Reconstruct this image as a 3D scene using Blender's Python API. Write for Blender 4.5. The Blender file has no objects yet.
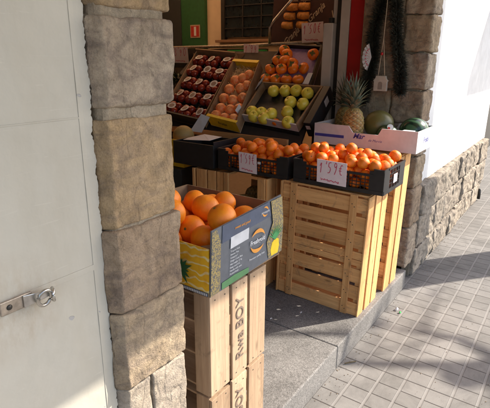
import bpy, bmesh, math, random
import numpy as np
from math import sin, cos, pi, radians, sqrt
from mathutils import Vector, Matrix, noise
random.seed(7); rng = np.random.default_rng(7)
S = bpy.context.scene; C = S.collection

# ------------------------------------------------------------ camera, world, sun, exposure
CAM = Vector((0, 0, 1.45)); FPX = 467.0
yaw, pitch, roll = map(radians, (35.34, 17.32, 0.39))
f = Vector((cos(yaw)*cos(pitch), sin(yaw)*cos(pitch), -sin(pitch)))
r0 = Vector((sin(yaw), -cos(yaw), 0)); u0 = r0.cross(f)
r = r0*cos(roll) + u0*sin(roll); u = -r0*sin(roll) + u0*cos(roll)
cd = bpy.data.cameras.new('camera'); cam = bpy.data.objects.new('camera', cd); C.objects.link(cam)
cam.matrix_world = Matrix(((r.x, u.x, -f.x, CAM.x), (r.y, u.y, -f.y, CAM.y), (r.z, u.z, -f.z, CAM.z), (0, 0, 0, 1)))
cd.sensor_width = 36; cd.lens = FPX/490*36; cd.clip_start = 0.02; cd.clip_end = 600
S.camera = cam

SUN_AZ, SUN_EL = radians(-37), radians(38)
W = bpy.data.worlds.new('World'); S.world = W; W.use_nodes = True
wn = W.node_tree; bg = wn.nodes['Background']
sky = wn.nodes.new('ShaderNodeTexSky'); sky.sky_type = 'NISHITA'; sky.sun_disc = False
sky.sun_elevation = SUN_EL; sky.sun_rotation = radians(90) - SUN_AZ
sky.dust_density = 2.0
wn.links.new(sky.outputs[0], bg.inputs[0]); bg.inputs[1].default_value = 0.15
sl = bpy.data.lights.new('sun', 'SUN'); so = bpy.data.objects.new('sun', sl); C.objects.link(so)
sl.energy = 3.9; sl.angle = radians(0.6); sl.color = (1, 0.93, 0.82)
sd = Vector((cos(SUN_EL)*cos(SUN_AZ), cos(SUN_EL)*sin(SUN_AZ), sin(SUN_EL)))
so.rotation_euler = (-sd).to_track_quat('-Z', 'Y').to_euler()
S.view_settings.view_transform = 'Standard'; S.view_settings.look = 'None'
S.view_settings.exposure = 1.38; S.view_settings.gamma = 1; S.view_settings.use_curve_mapping = False
S.render.engine = 'CYCLES'
S.cycles.max_bounces = 8; S.cycles.diffuse_bounces = 5

# ------------------------------------------------------------ material helpers
def newmat(name):
    m = bpy.data.materials.new(name); m.use_nodes = True
    return m, m.node_tree, m.node_tree.nodes['Principled BSDF']
def mth(nt, op, a, b=None, c=None):
    n = nt.nodes.new('ShaderNodeMath'); n.operation = op
    for i, v in enumerate((a, b, c)):
        if v is None: continue
        if isinstance(v, (int, float)): n.inputs[i].default_value = v
        else: nt.links.new(v, n.inputs[i])
    return n.outputs[0]
def coords(nt, scale=(1, 1, 1), kind='Object', rot=(0, 0, 0)):
    tc = nt.nodes.new('ShaderNodeTexCoord'); mp = nt.nodes.new('ShaderNodeMapping')
    mp.inputs['Scale'].default_value = scale; mp.inputs['Rotation'].default_value = rot
    nt.links.new(tc.outputs[kind], mp.inputs[0]); return mp.outputs[0]
def noi(nt, vec, scale, detail=4, rough=0.55, dist=0.0):
    n = nt.nodes.new('ShaderNodeTexNoise'); n.inputs['Scale'].default_value = scale
    n.inputs['Detail'].default_value = detail; n.inputs['Roughness'].default_value = rough
    n.inputs['Distortion'].default_value = dist
    nt.links.new(vec, n.inputs['Vector']); return n.outputs['Fac']
def vor(nt, vec, scale, feature='F1'):
    n = nt.nodes.new('ShaderNodeTexVoronoi'); n.feature = feature; n.inputs['Scale'].default_value = scale
    nt.links.new(vec, n.inputs['Vector']); return n
def ramp(nt, fac, stops):
    n = nt.nodes.new('ShaderNodeValToRGB'); e = n.color_ramp.elements
    while len(e) < len(stops): e.new(0.5)
    for k, (p, c) in enumerate(stops):
        e[k].position = p
        e[k].color = (*c, 1) if not isinstance(c, (int, float)) else (c, c, c, 1)
    nt.links.new(fac, n.inputs[0]); return n.outputs[0]
def mix(nt, fac, a, b, mode='MIX'):
    n = nt.nodes.new('ShaderNodeMix'); n.data_type = 'RGBA'; n.blend_type = mode
    for v, i in ((fac, 0), (a, 6), (b, 7)):
        if isinstance(v, (int, float)): n.inputs[i].default_value = v
        elif isinstance(v, tuple): n.inputs[i].default_value = (*v, 1)
        else: nt.links.new(v, n.inputs[i])
    return n.outputs[2]
def bump(nt, bs, h, strength=0.5, dist=0.005):
    b = nt.nodes.new('ShaderNodeBump'); b.inputs['Strength'].default_value = strength
    b.inputs['Distance'].default_value = dist
    nt.links.new(h, b.inputs['Height']); nt.links.new(b.outputs[0], bs.inputs['Normal'])

def simple(name, col, rough=0.6, metal=0.0, var=0.12, scale=30, bmp=0.15, spec=0.5, coat=0):
    m, nt, bs = newmat(name); v = coords(nt)
    n1 = noi(nt, v, scale, 5)
    c = mix(nt, ramp(nt, n1, [(0.3, 0.0), (0.7, 1.0)]), tuple(x*(1-var) for x in col), tuple(min(1, x*(1+var)) for x in col))
    nt.links.new(c, bs.inputs['Base Color'])
    bs.inputs['Roughness'].default_value = rough; bs.inputs['Metallic'].default_value = metal
    bs.inputs['Specular IOR Level'].default_value = spec; bs.inputs['Coat Weight'].default_value = coat
    if bmp: bump(nt, bs, noi(nt, v, scale*4, 3), bmp, 0.002)
    return m

def stone(name, c1, c2, stain=(0.14, 0.125, 0.135), st=0.45, scale=9):
    m, nt, bs = newmat(name); v = coords(nt)
    base = mix(nt, ramp(nt, noi(nt, v, scale, 6, 0.6, 0.4), [(0.3, 0.0), (0.68, 1.0)]), c1, c2)
    sm = mth(nt, 'MULTIPLY', ramp(nt, noi(nt, coords(nt, (1, 1, 2.2)), 11, 7, 0.62, 1.2), [(0.45, 0.0), (0.64, 1.0)]), st)
    base = mix(nt, sm, base, stain)
    gr = ramp(nt, noi(nt, v, 210, 5, 0.75), [(0.3, 0.68), (0.5, 1.02), (0.72, 1.25)])
    base = mix(nt, 0.75, base, gr, 'MULTIPLY')
    pits = ramp(nt, noi(nt, v, 62, 5, 0.7, 0.6), [(0.30, 0.62), (0.42, 1.0)])
    patch_ = ramp(nt, noi(nt, v, 21, 5, 0.6, 0.5), [(0.33, 0.84), (0.6, 1.08)])
    base = mix(nt, 0.85, base, patch_, 'MULTIPLY')
    base = mix(nt, 0.45, base, pits, 'MULTIPLY')
    crk = ramp(nt, noi(nt, coords(nt, (1.6, 1, 0.8), rot=(0, 0.7, 0)), 9, 3, 0.5, 0.25), [(0.44, 1.0), (0.5, 0.45), (0.535, 1.0)])
    base = mix(nt, 0.28, base, crk, 'MULTIPLY')
    nt.links.new(base, bs.inputs['Base Color']); bs.inputs['Roughness'].default_value = 0.92
    bs.inputs['Specular IOR Level'].default_value = 0.2
    h = mth(nt, 'ADD', noi(nt, v, 45, 8, 0.7), mth(nt, 'MULTIPLY', noi(nt, v, 240, 3, 0.7), 0.5))
    h = mth(nt, 'ADD', h, mth(nt, 'ADD', mth(nt, 'MULTIPLY', pits, 0.5), mth(nt, 'MULTIPLY', crk, 0.5)))
    bump(nt, bs, h, 0.85, 0.0075)
    return m

def wood(name, c1, c2, axis, rough=0.75):
    m, nt, bs = newmat(name)
    sc = [1, 1, 1]; sc[axis] = 0.06
    v = coords(nt, tuple(sc))
    oi = nt.nodes.new('ShaderNodeObjectInfo')
    va = nt.nodes.new('ShaderNodeVectorMath'); va.operation = 'ADD'
    cmb = nt.nodes.new('ShaderNodeCombineXYZ')
    for i in range(3): nt.links.new(mth(nt, 'MULTIPLY', oi.outputs['Random'], 3.7+i*2.3), cmb.inputs[i])
    nt.links.new(v, va.inputs[0]); nt.links.new(cmb.outputs[0], va.inputs[1]); v = va.outputs[0]
    g = noi(nt, v, 60, 6, 0.65, 0.6)
    col = mix(nt, ramp(nt, g, [(0.32, 0.0), (0.7, 1.0)]), c1, c2)
    blot = ramp(nt, noi(nt, v, 9, 3), [(0.3, 0.74), (0.7, 1.15)])
    col = mix(nt, 0.8, col, blot, 'MULTIPLY')
    kn = ramp(nt, vor(nt, coords(nt, tuple(0.35 if i == axis else 1 for i in range(3))), 11).outputs['Distance'], [(0.03, 0.25), (0.11, 1.0)])
    col = mix(nt, 0.7, col, kn, 'MULTIPLY')
    tone = ramp(nt, oi.outputs['Random'], [(0, (0.76, 0.72, 0.68)), (0.5, (0.98, 0.96, 0.93)), (1, (1.12, 1.12, 1.12))])
    col = mix(nt, 1.0, col, tone, 'MULTIPLY')
    nt.links.new(col, bs.inputs['Base Color']); bs.inputs['Roughness'].default_value = rough
    bs.inputs['Specular IOR Level'].default_value = 0.3
    dst = ramp(nt, noi(nt, coords(nt), 17, 6, 0.7, 0.8), [(0.55, 0.0), (0.7, 0.55)])
    col = mix(nt, dst, col, (0.16, 0.115, 0.075)); nt.links.new(col, bs.inputs['Base Color'])
    bump(nt, bs, g, 0.6, 0.003)
    return m

def fruit(name, c1, c2, rough=0.42, bs_scale=350, b=0.25, sc=2.4, sss=0.03, spots=None):
    m, nt, bs = newmat(name)
    oi = nt.nodes.new('ShaderNodeObjectInfo'); v = coords(nt)
    va = nt.nodes.new('ShaderNodeVectorMath'); va.operation = 'ADD'
    nt.links.new(v, va.inputs[0]); cmb = nt.nodes.new('ShaderNodeCombineXYZ')
    nt.links.new(mth(nt, 'MULTIPLY', oi.outputs['Random'], 9.0), cmb.inputs[0]); nt.links.new(cmb.outputs[0], va.inputs[1])
    v = va.outputs[0]
    col = mix(nt, ramp(nt, noi(nt, v, sc, 4), [(0.3, 0.0), (0.7, 1.0)]), c1, c2)
    col = mix(nt, 1.0, col, ramp(nt, oi.outputs['Random'], [(0, (0.86, 0.80, 0.75)), (1, (1.12, 1.12, 1.1))]), 'MULTIPLY')
    if spots:
        sp = ramp(nt, noi(nt, v, 9, 3), [(0.62, 0.0), (0.7, 0.7)])
        col = mix(nt, sp, col, spots)
    nt.links.new(col, bs.inputs['Base Color']); bs.inputs['Roughness'].default_value = rough
    bs.inputs['Subsurface Weight'].default_value = sss; bs.inputs['Subsurface Radius'].default_value = (0.02, 0.008, 0.003)
    bump(nt, bs, noi(nt, v, bs_scale if bs_scale != 350 else 26, 2), min(1, b*2.2), 0.0012)
    return m

# ------------------------------------------------------------ mesh helpers
def tag(o, label=None, cat=None, group=None, kind=None):
    if label: o['label'] = label
    if cat: o['category'] = cat
    if group: o['group'] = group
    if kind: o['kind'] = kind
    return o
def empty(name, loc=(0, 0, 0), label=None, cat=None, group=None):
    o = bpy.data.objects.new(name, None); C.objects.link(o); o.location = loc; o.empty_display_size = 0.1
    return tag(o, label, cat, group)
class MB:
    def __init__(s): s.bm = bmesh.new()
    def box(s, x0, x1, y0, y1, z0, z1, M=None):
        vs = [s.bm.verts.new((x, y, z)) for x in (x0, x1) for y in (y0, y1) for z in (z0, z1)]
        for q in ((0, 1, 3, 2), (4, 6, 7, 5), (0, 4, 5, 1), (2, 3, 7, 6), (0, 2, 6, 4), (1, 5, 7, 3)):
            s.bm.faces.new([vs[i] for i in q])
        if M is not None:
            for v in vs: v.co = M @ v.co
        return s
    def prism(s, bot, top):
        b = [s.bm.verts.new(p) for p in bot]; t = [s.bm.verts.new(p) for p in top]; n = len(b)
        s.bm.faces.new(b[::-1]); s.bm.faces.new(t)
        for i in range(n): s.bm.faces.new((b[i], b[(i+1) % n], t[(i+1) % n], t[i]))
        return s
    def tube(s, pts, rad, n=8, closed=False):
        pts = [Vector(p) for p in pts]; rings = []
        m = len(pts); rr = rad if isinstance(rad, (list, tuple)) else [rad]*m
        for i, p in enumerate(pts):
            a = pts[(i-1) % m] if (closed or i > 0) else p; b = pts[(i+1) % m] if (closed or i < m-1) else p
            d = (b-a).normalized(); ref = Vector((0, 0, 1)) if abs(d.z) < 0.9 else Vector((1, 0, 0))
            e1 = d.cross(ref).normalized(); e2 = d.cross(e1)
            rings.append([s.bm.verts.new(p + (e1*cos(2*pi*k/n) + e2*sin(2*pi*k/n))*rr[i]) for k in range(n)])
        for i in range(m if closed else m-1):
            A, B = rings[i], rings[(i+1) % m]
            for k in range(n): s.bm.faces.new((A[k], A[(k+1) % n], B[(k+1) % n], B[k]))
        if not closed: s.bm.faces.new(rings[0][::-1]); s.bm.faces.new(rings[-1])
        return s
    def lathe(s, prof, n=24, M=None, cap=True):
        rings = []
        for (rad, z) in prof:
            rings.append([s.bm.verts.new((rad*cos(2*pi*k/n), rad*sin(2*pi*k/n), z)) for k in range(n)])
        for A, B in zip(rings, rings[1:]):
            for k in range(n): s.bm.faces.new((A[k], A[(k+1) % n], B[(k+1) % n], B[k]))
        if cap: s.bm.faces.new(rings[0][::-1]); s.bm.faces.new(rings[-1])
        if M is not None:
            for R in rings:
                for v in R: v.co = M @ v.co
        return s
    def build(s, name, mat, parent=None, smooth=False, bevel=0, rel=True):
        me = bpy.data.meshes.new(name); bmesh.ops.recalc_face_normals(s.bm, faces=s.bm.faces)
        s.bm.to_mesh(me); s.bm.free()
        return link(name, me, mat, parent, smooth, bevel)
def link(name, me, mat, parent=None, smooth=False, bevel=0):
    o = bpy.data.objects.new(name, me); C.objects.link(o)
    if mat:
        me.materials.clear(); me.materials.append(mat)
    if smooth:
        for p in me.polygons: p.use_smooth = True
    if bevel:
        b = o.modifiers.new('bevel', 'BEVEL'); b.width = bevel; b.segments = 2; b.limit_method = 'ANGLE'
    if parent:      # geometry is written in world coordinates: undo the parent's location
        o.parent = parent
        o.matrix_parent_inverse = Matrix.Translation(parent.location).inverted()
    return o

def text_mesh(name, body, size, mat, M, parent=None, shear=0.0, offset=0.0, extrude=0.0002, align='CENTER'):
    cu = bpy.data.curves.new(name, 'FONT'); cu.body = body; cu.size = size; cu.shear = shear
    cu.align_x = align; cu.align_y = 'CENTER'; cu.extrude = extrude; cu.offset = offset; cu.resolution_u = 3
    o = bpy.data.objects.new('tmp', cu); C.objects.link(o)
    dg = bpy.context.evaluated_depsgraph_get(); dg.update()
    me = bpy.data.meshes.new_from_object(o.evaluated_get(dg)); bpy.data.objects.remove(o)
    me.transform(M); me.name = name
    return link(name, me, mat, parent)
def frame(origin, right, up):
    right = Vector(right).normalized(); up = Vector(up); n = right.cross(up).normalized(); up = n.cross(right)
    M = Matrix((right, up, n)).transposed().to_4x4(); M.translation = Vector(origin); return M

def rough_block(name, x0, x1, y0, y1, z0, z1, mat, parent, seed, res=0.006, bev=0.018, amp=0.006, label=None, cham=0.0, dmax=9):
    bm = bmesh.new()
    c = Vector(((x0+x1)/2, (y0+y1)/2, (z0+z1)/2)); h = Vector(((x1-x0)/2, (y1-y0)/2, (z1-z0)/2))
    cache = {}
    def V(p):
        k = tuple(round(a, 5) for a in p)
        if k not in cache: cache[k] = bm.verts.new(p)
        return cache[k]
    N = [max(2, int(2*a/res)) for a in h]
    for ax in range(3):
        b1, b2 = (ax+1) % 3, (ax+2) % 3
        for sgn in (-1, 1):
            for i in range(N[b1]):
                for j in range(N[b2]):
                    q = []
                    for di, dj in ((0, 0), (1, 0), (1, 1), (0, 1)):
                        p = [0, 0, 0]; p[ax] = sgn*h[ax]
                        p[b1] = -h[b1] + 2*h[b1]*(i+di)/N[b1]; p[b2] = -h[b2] + 2*h[b2]*(j+dj)/N[b2]
                        q.append(V(p))
                    bm.faces.new(q if sgn > 0 else q[::-1])
    off = Vector((seed*13.7, seed*5.1, seed*3.3))
    for v in bm.verts:
        p = v.co.copy()
        bb = bev*(0.75 + 0.9*noise.noise((p+c)*14 + off))
        q = Vector([max(-(h[i]-bb), min(h[i]-bb, p[i])) for i in range(3)])
        d = p - q
        nrm = d.normalized() if d.length > 1e-9 else Vector((0, 0, 1))
        p2 = q + nrm*bb
        w = (p + c) + off
        k = noise.noise(w*9)*1.1 + noise.noise(w*22)*0.8 + noise.noise(w*55)*0.42
        rdg = 1 - abs(noise.noise(w*12 + Vector((4, 4, 4))))*2
        k -= max(0, rdg - 0.72)*2.2
        hf = noise.noise(w*150)*.16 + noise.noise(w*300)*.07
        v.co = c + p2 + nrm*amp*(k+hf)
        if cham:      # dressed-back left arris: the left 15 mm slopes away from the street
            dx_ = (v.co.x - x0)/(0.016 + 0.004*noise.noise(w*11))
            if dx_ < 1 and v.co.y < y0 + cham: v.co.y = min(v.co.y + cham*(1-max(0, dx_)), y0+cham+.004)
    me = bpy.data.meshes.new(name); bm.to_mesh(me); bm.free()
    o = link(name, me, mat, parent, smooth=True)
    if label: o['label'] = label
    return o

# ------------------------------------------------------------ materials
M = {}
M['cream'] = None
def make_cream():
    m, nt, bs = newmat('cream_paint'); v = coords(nt)
    c = mix(nt, ramp(nt, noi(nt, v, 2.2, 5), [(0.3, 0.0), (0.7, 1.0)]), (0.44, 0.41, 0.345), (0.50, 0.465, 0.395))
    dirt = ramp(nt, noi(nt, coords(nt, (1, 1, 0.35)), 7, 7, 0.65, 0.5), [(0.42, 0.0), (0.72, 0.6)])
    c = mix(nt, dirt, c, (0.38, 0.34, 0.27))
    chips = ramp(nt, noi(nt, v, 26, 2, 0.5, 0.6), [(0.745, 0.0), (0.755, 0.7)])
    c = mix(nt, chips, c, (0.30, 0.29, 0.30))
    scr = ramp(nt, noi(nt, coords(nt, (0.5, 1, 9), rot=(0, 0.5, 0)), 22, 2, 0.5, 0.8), [(0.68, 0.0), (0.70, 0.6)])
    c = mix(nt, scr, c, (0.48, 0.45, 0.38))
    nt.links.new(c, bs.inputs['Base Color']); bs.inputs['Roughness'].default_value = 0.5
    h = mth(nt, 'ADD', noi(nt, v, 6, 3), mth(nt, 'MULTIPLY', noi(nt, v, 120, 3), 0.05))
    h = mth(nt, 'SUBTRACT', h, mth(nt, 'MULTIPLY', chips, 0.15))
    g = nt.nodes.new('ShaderNodeVectorMath'); g.operation = 'DISTANCE'; g.inputs[1].default_value = (.385, .79, 1.0)
    nt.links.new(coords(nt), g.inputs[0])
    ru = mth(nt, 'MULTIPLY', ramp(nt, g.outputs['Value'], [(0.02, 0.5), (0.12, 0.0)]), ramp(nt, noi(nt, coords(nt, (1, 1, .4)), 40, 5, .7), [(.35, 0.0), (.65, 1.0)]))
    c = mix(nt, ru, c, (.30, .20, .11))
    nt.links.new(c, bs.inputs['Base Color'])
    bump(nt, bs, h, 0.6, 0.012)
    return m
M['cream'] = make_cream()
M['plaster'] = stone('cream_plaster', (0.40, 0.37, 0.32), (0.47, 0.45, 0.40), (0.26, 0.23, 0.2), 0.35)
M['plasteredge'] = simple('rough_cream_paint', (0.55, 0.51, 0.43), 0.7, var=0.12, scale=22, bmp=0.5)
M['mortar'] = stone('tan_mortar', (0.31, 0.245, 0.165), (0.42, 0.34, 0.25), (0.2, 0.18, 0.16), 0.3)
M['st_grey'] = stone('grey_sandstone', (0.34, 0.265, 0.19), (0.43, 0.345, 0.255), (0.20, 0.155, 0.125), 0.8)
M['st_ochre'] = stone('ochre_sandstone', (0.36, 0.245, 0.13), (0.45, 0.32, 0.19), (0.19, 0.145, 0.12), 0.45)
M['st_brown'] = stone('brown_sandstone', (0.28, 0.20, 0.13), (0.38, 0.28, 0.19), (0.14, 0.105, 0.09), 0.6)
M['st_tan'] = stone('tan_sandstone', (0.32, 0.235, 0.15), (0.42, 0.325, 0.22), (0.16, 0.125, 0.105), 0.5)
M['st_pale'] = stone('pale_sandstone', (0.33, 0.27, 0.205), (0.43, 0.36, 0.285), (0.19, 0.16, 0.14), 0.5)
M['st_wall'] = stone('beige_rubble_stone', (0.27, 0.22, 0.17), (0.38, 0.325, 0.26), (0.17, 0.14, 0.12), 0.5, 14)
M['whitewall'] = simple('white_render', (0.76, 0.74, 0.72), 0.85, var=0.09, scale=7, bmp=0.9)
M['interior'] = simple('beige_interior_paint', (0.62, 0.48, 0.32), 0.8, var=0.15, scale=3)
M['darkpaint'] = simple('dark_paint', (0.03, 0.035, 0.035), 0.6)
M['greenpaint'] = simple('dark_green_paint', (0.02, 0.10, 0.03), 0.6)
M['darkfloor'] = simple('dark_floor_tile', (0.22, 0.17, 0.13), 0.5)
M['w_y'] = wood('pine_along_y', (0.58, 0.285, 0.105), (0.80, 0.46, 0.195), 1)
M['w_z'] = wood('pine_along_z', (0.58, 0.285, 0.105), (0.80, 0.46, 0.195), 2)
M['w_x'] = wood('pine_along_x', (0.58, 0.285, 0.105), (0.80, 0.46, 0.195), 0)
M['p_y'] = wood('pale_poplar_along_y', (0.33, 0.22, 0.14), (0.48, 0.345, 0.225), 1)
M['p_z'] = wood('pale_poplar_along_z', (0.33, 0.22, 0.14), (0.48, 0.345, 0.225), 2)
M['p_x'] = wood('pale_poplar_along_x', (0.33, 0.22, 0.14), (0.48, 0.345, 0.225), 0)
M['orange'] = fruit('orange_peel', (0.92, 0.225, 0.004), (1.0, 0.32, 0.010), 0.44)
M['mandarin'] = fruit('mandarin_peel', (0.88, 0.155, 0.004), (0.96, 0.255, 0.008), 0.42, b=0.3)
M['persim'] = fruit('persimmon_skin', (0.88, 0.17, 0.012), (0.95, 0.28, 0.02), 0.3, b=0.05)
M['apple'] = fruit('yellow_apple_skin', (0.72, 0.62, 0.06), (0.84, 0.72, 0.10), 0.3, b=0.03, spots=(0.4, 0.3, 0.08))
M['nect'] = fruit('nectarine_skin', (0.80, 0.17, 0.06), (0.95, 0.48, 0.17), 0.4, b=0.03, sc=2.5)
M['plum'] = fruit('red_plum_skin', (0.18, 0.015, 0.012), (0.36, 0.05, 0.025), 0.22, b=0.02, sc=2.5)
M['calyx'] = simple('dry_green_calyx', (0.12, 0.13, 0.03), 0.8)
M['stem'] = simple('brown_stem', (0.10, 0.07, 0.03), 0.8)
M['blackplastic'] = simple('black_plastic', (0.018, 0.017, 0.018), 0.42, var=0.2)
M['paper'] = simple('white_paper', (0.62, 0.60, 0.60), 0.7, var=0.05, bmp=0.05)
M['pinkpaper'] = simple('pale_pink_paper', (0.82, 0.68, 0.70), 0.7, var=0.05, bmp=0.05)
M['redink'] = simple('red_marker_ink', (0.60, 0.10, 0.16), 0.6, bmp=0)
M['whitecard'] = simple('white_cardboard', (0.60, 0.58, 0.58), 0.65, var=0.06, bmp=0.1)
M['browncard'] = simple('brown_cardboard', (0.26, 0.16, 0.085), 0.8, var=0.12)
M['yellowcard'] = simple('yellow_cardboard', (0.85, 0.58, 0.02), 0.5, var=0.1)
M['redpaint'] = simple('red_gloss_paint', (0.40, 0.012, 0.014), 0.35, var=0.15, scale=8)
M['whitepaint'] = simple('chipped_white_paint', (0.50, 0.44, 0.38), 0.6, var=0.12, scale=10)
M['chrome'] = simple('worn_steel', (0.52, 0.50, 0.47), 0.28, 1.0, var=0.25, scale=40)
M['rustsm'] = simple('stained_steel', (0.36, 0.30, 0.24), 0.5, 0.7, var=0.35, scale=60)
M['darkmetal'] = simple('dark_metal', (0.05, 0.045, 0.04), 0.45, 0.6)
M['purple'] = simple('purple_fruit_liner', (0.34, 0.22, 0.40), 0.55, var=0.2, scale=50)
M['glass'] = simple('dark_window_glass', (0.012, 0.018, 0.022), 0.08, var=0.3)
M['banner'] = simple('dark_brown_banner', (0.085, 0.042, 0.036), 0.5)
M['cork'] = simple('orange_sausage_casing', (0.72, 0.30, 0.06), 0.5, var=0.3, scale=60)
M['scriptink'] = simple('beige_print', (0.68, 0.54, 0.38), 0.6, bmp=0)
M['greenplastic'] = simple('green_plastic', (0.015, 0.30, 0.05), 0.4)
M['firered'] = simple('red_sign', (0.42, 0.03, 0.02), 0.5)
m, nt, bs = newmat('cream_awning_canvas'); bs.inputs['Base Color'].default_value = (.55, .47, .34, 1); bs.inputs['Roughness'].default_value = .9
tr = nt.nodes.new('ShaderNodeBsdfTranslucent'); tr.inputs[0].default_value = (.60, .48, .32, 1); mx_ = nt.nodes.new('ShaderNodeMixShader'); mx_.inputs[0].default_value = .38
nt.links.new(bs.outputs[0], mx_.inputs[1]); nt.links.new(tr.outputs[0], mx_.inputs[2]); nt.links.new(mx_.outputs[0], nt.nodes['Material Output'].inputs[0])
M['greencloth'] = m
m, nt, bs = newmat('amber_added_light_sheet'); tr = nt.nodes.new('ShaderNodeBsdfTranslucent'); tr.inputs[0].default_value = (.74, .55, .38, 1)
nt.links.new(tr.outputs[0], nt.nodes['Material Output'].inputs[0]); M['added_light_sheet'] = m  # lets warm diffuse light through; for the sheet added in the ceiling
M['navy'] = simple('slate_blue_print', (0.075, 0.092, 0.14), 0.5, var=0.12)
M['slate'] = simple('slate_grey_print', (0.12, 0.128, 0.145), 0.5, var=0.12)
M['orangeprint'] = simple('orange_print', (0.80, 0.33, 0.05), 0.5, bmp=0)
M['whiteprint'] = simple('white_print', (0.6, 0.6, 0.62), 0.5, bmp=0)
M['greenprint'] = simple('green_print', (0.10, 0.24, 0.10), 0.5, bmp=0)
M['leafprint'] = simple('dark_green_print', (0.02, 0.10, 0.035), 0.5, bmp=0)
M['darkstencil'] = simple('grey_stencil_ink', (0.17, 0.12, 0.09), 0.8, bmp=0)
M['blueprint'] = simple('blue_print', (0.05, 0.06, 0.32), 0.5, bmp=0)
M['melon_dark'] = fruit('dark_watermelon_rind', (0.012, 0.035, 0.016), (0.03, 0.07, 0.03), 0.25, b=0.03, sss=0)
M['melon_olive'] = fruit('olive_melon_rind', (0.05, 0.055, 0.012), (0.12, 0.105, 0.03), 0.4, b=0.5, bs_scale=60, sss=0)
M['melon_yellow'] = fruit('netted_cantaloupe_rind', (0.30, 0.21, 0.07), (0.42, 0.30, 0.11), 0.6, b=0.7, bs_scale=120, sss=0)
M['leaf'] = simple('tree_leaf', (0.06, 0.09, 0.02), 0.6)
M['bark'] = stone('plane_tree_bark', (0.16, 0.13, 0.09), (0.28, 0.24, 0.17), (0.09, 0.08, 0.06), 0.5, 14)
M['twine'] = simple('beige_twine', (0.42, 0.32, 0.22), 0.9)
M['stickergrey'] = simple('grey_brown_sticker_print', (.25, .17, .14), .6)
M['brownshelf'] = simple('dark_brown_board', (.045, .03, .022), .8)
M['asphalt'] = simple('asphalt', (0.05, 0.05, 0.052), 0.9, var=0.25, scale=60, bmp=0.5)
M['straw'] = simple('straw_packing', (0.72, 0.55, 0.33), 0.8)
M['sweetp'] = fruit('sweet_potato_skin', (0.13, 0.03, 0.03), (0.22, 0.06, 0.05), 0.7, b=0.4, bs_scale=60, sss=0)

def granite():
    m, nt, bs = newmat('speckled_granite'); v = coords(nt)
    a = vor(nt, v, 330).outputs['Color']
    bw = nt.nodes.new('ShaderNodeRGBToBW'); nt.links.new(a, bw.inputs[0])
    c = ramp(nt, bw.outputs[0], [(0.0, (0.10, 0.093, 0.087)), (0.3, (0.155, 0.145, 0.135)), (0.55, (0.215, 0.20, 0.187)), (1.0, (0.30, 0.283, 0.263))])
    c2 = ramp(nt, noi(nt, v, 90, 4, 0.7), [(0.35, 0.5), (0.6, 1.15)])
    c = mix(nt, 0.45, c, c2, 'MULTIPLY')
    d = ramp(nt, noi(nt, v, 5, 6, 0.6), [(0.35, 0.72), (0.65, 1.05)])
    c = mix(nt, 0.9, c, d, 'MULTIPLY')
    nt.links.new(c, bs.inputs['Base Color']); bs.inputs['Roughness'].default_value = 0.8
    bs.inputs['Specular IOR Level'].default_value = 0.25
    bump(nt, bs, noi(nt, v, 160, 4, 0.7), 0.5, 0.002)
    return m
M['granite'] = granite()

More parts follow.
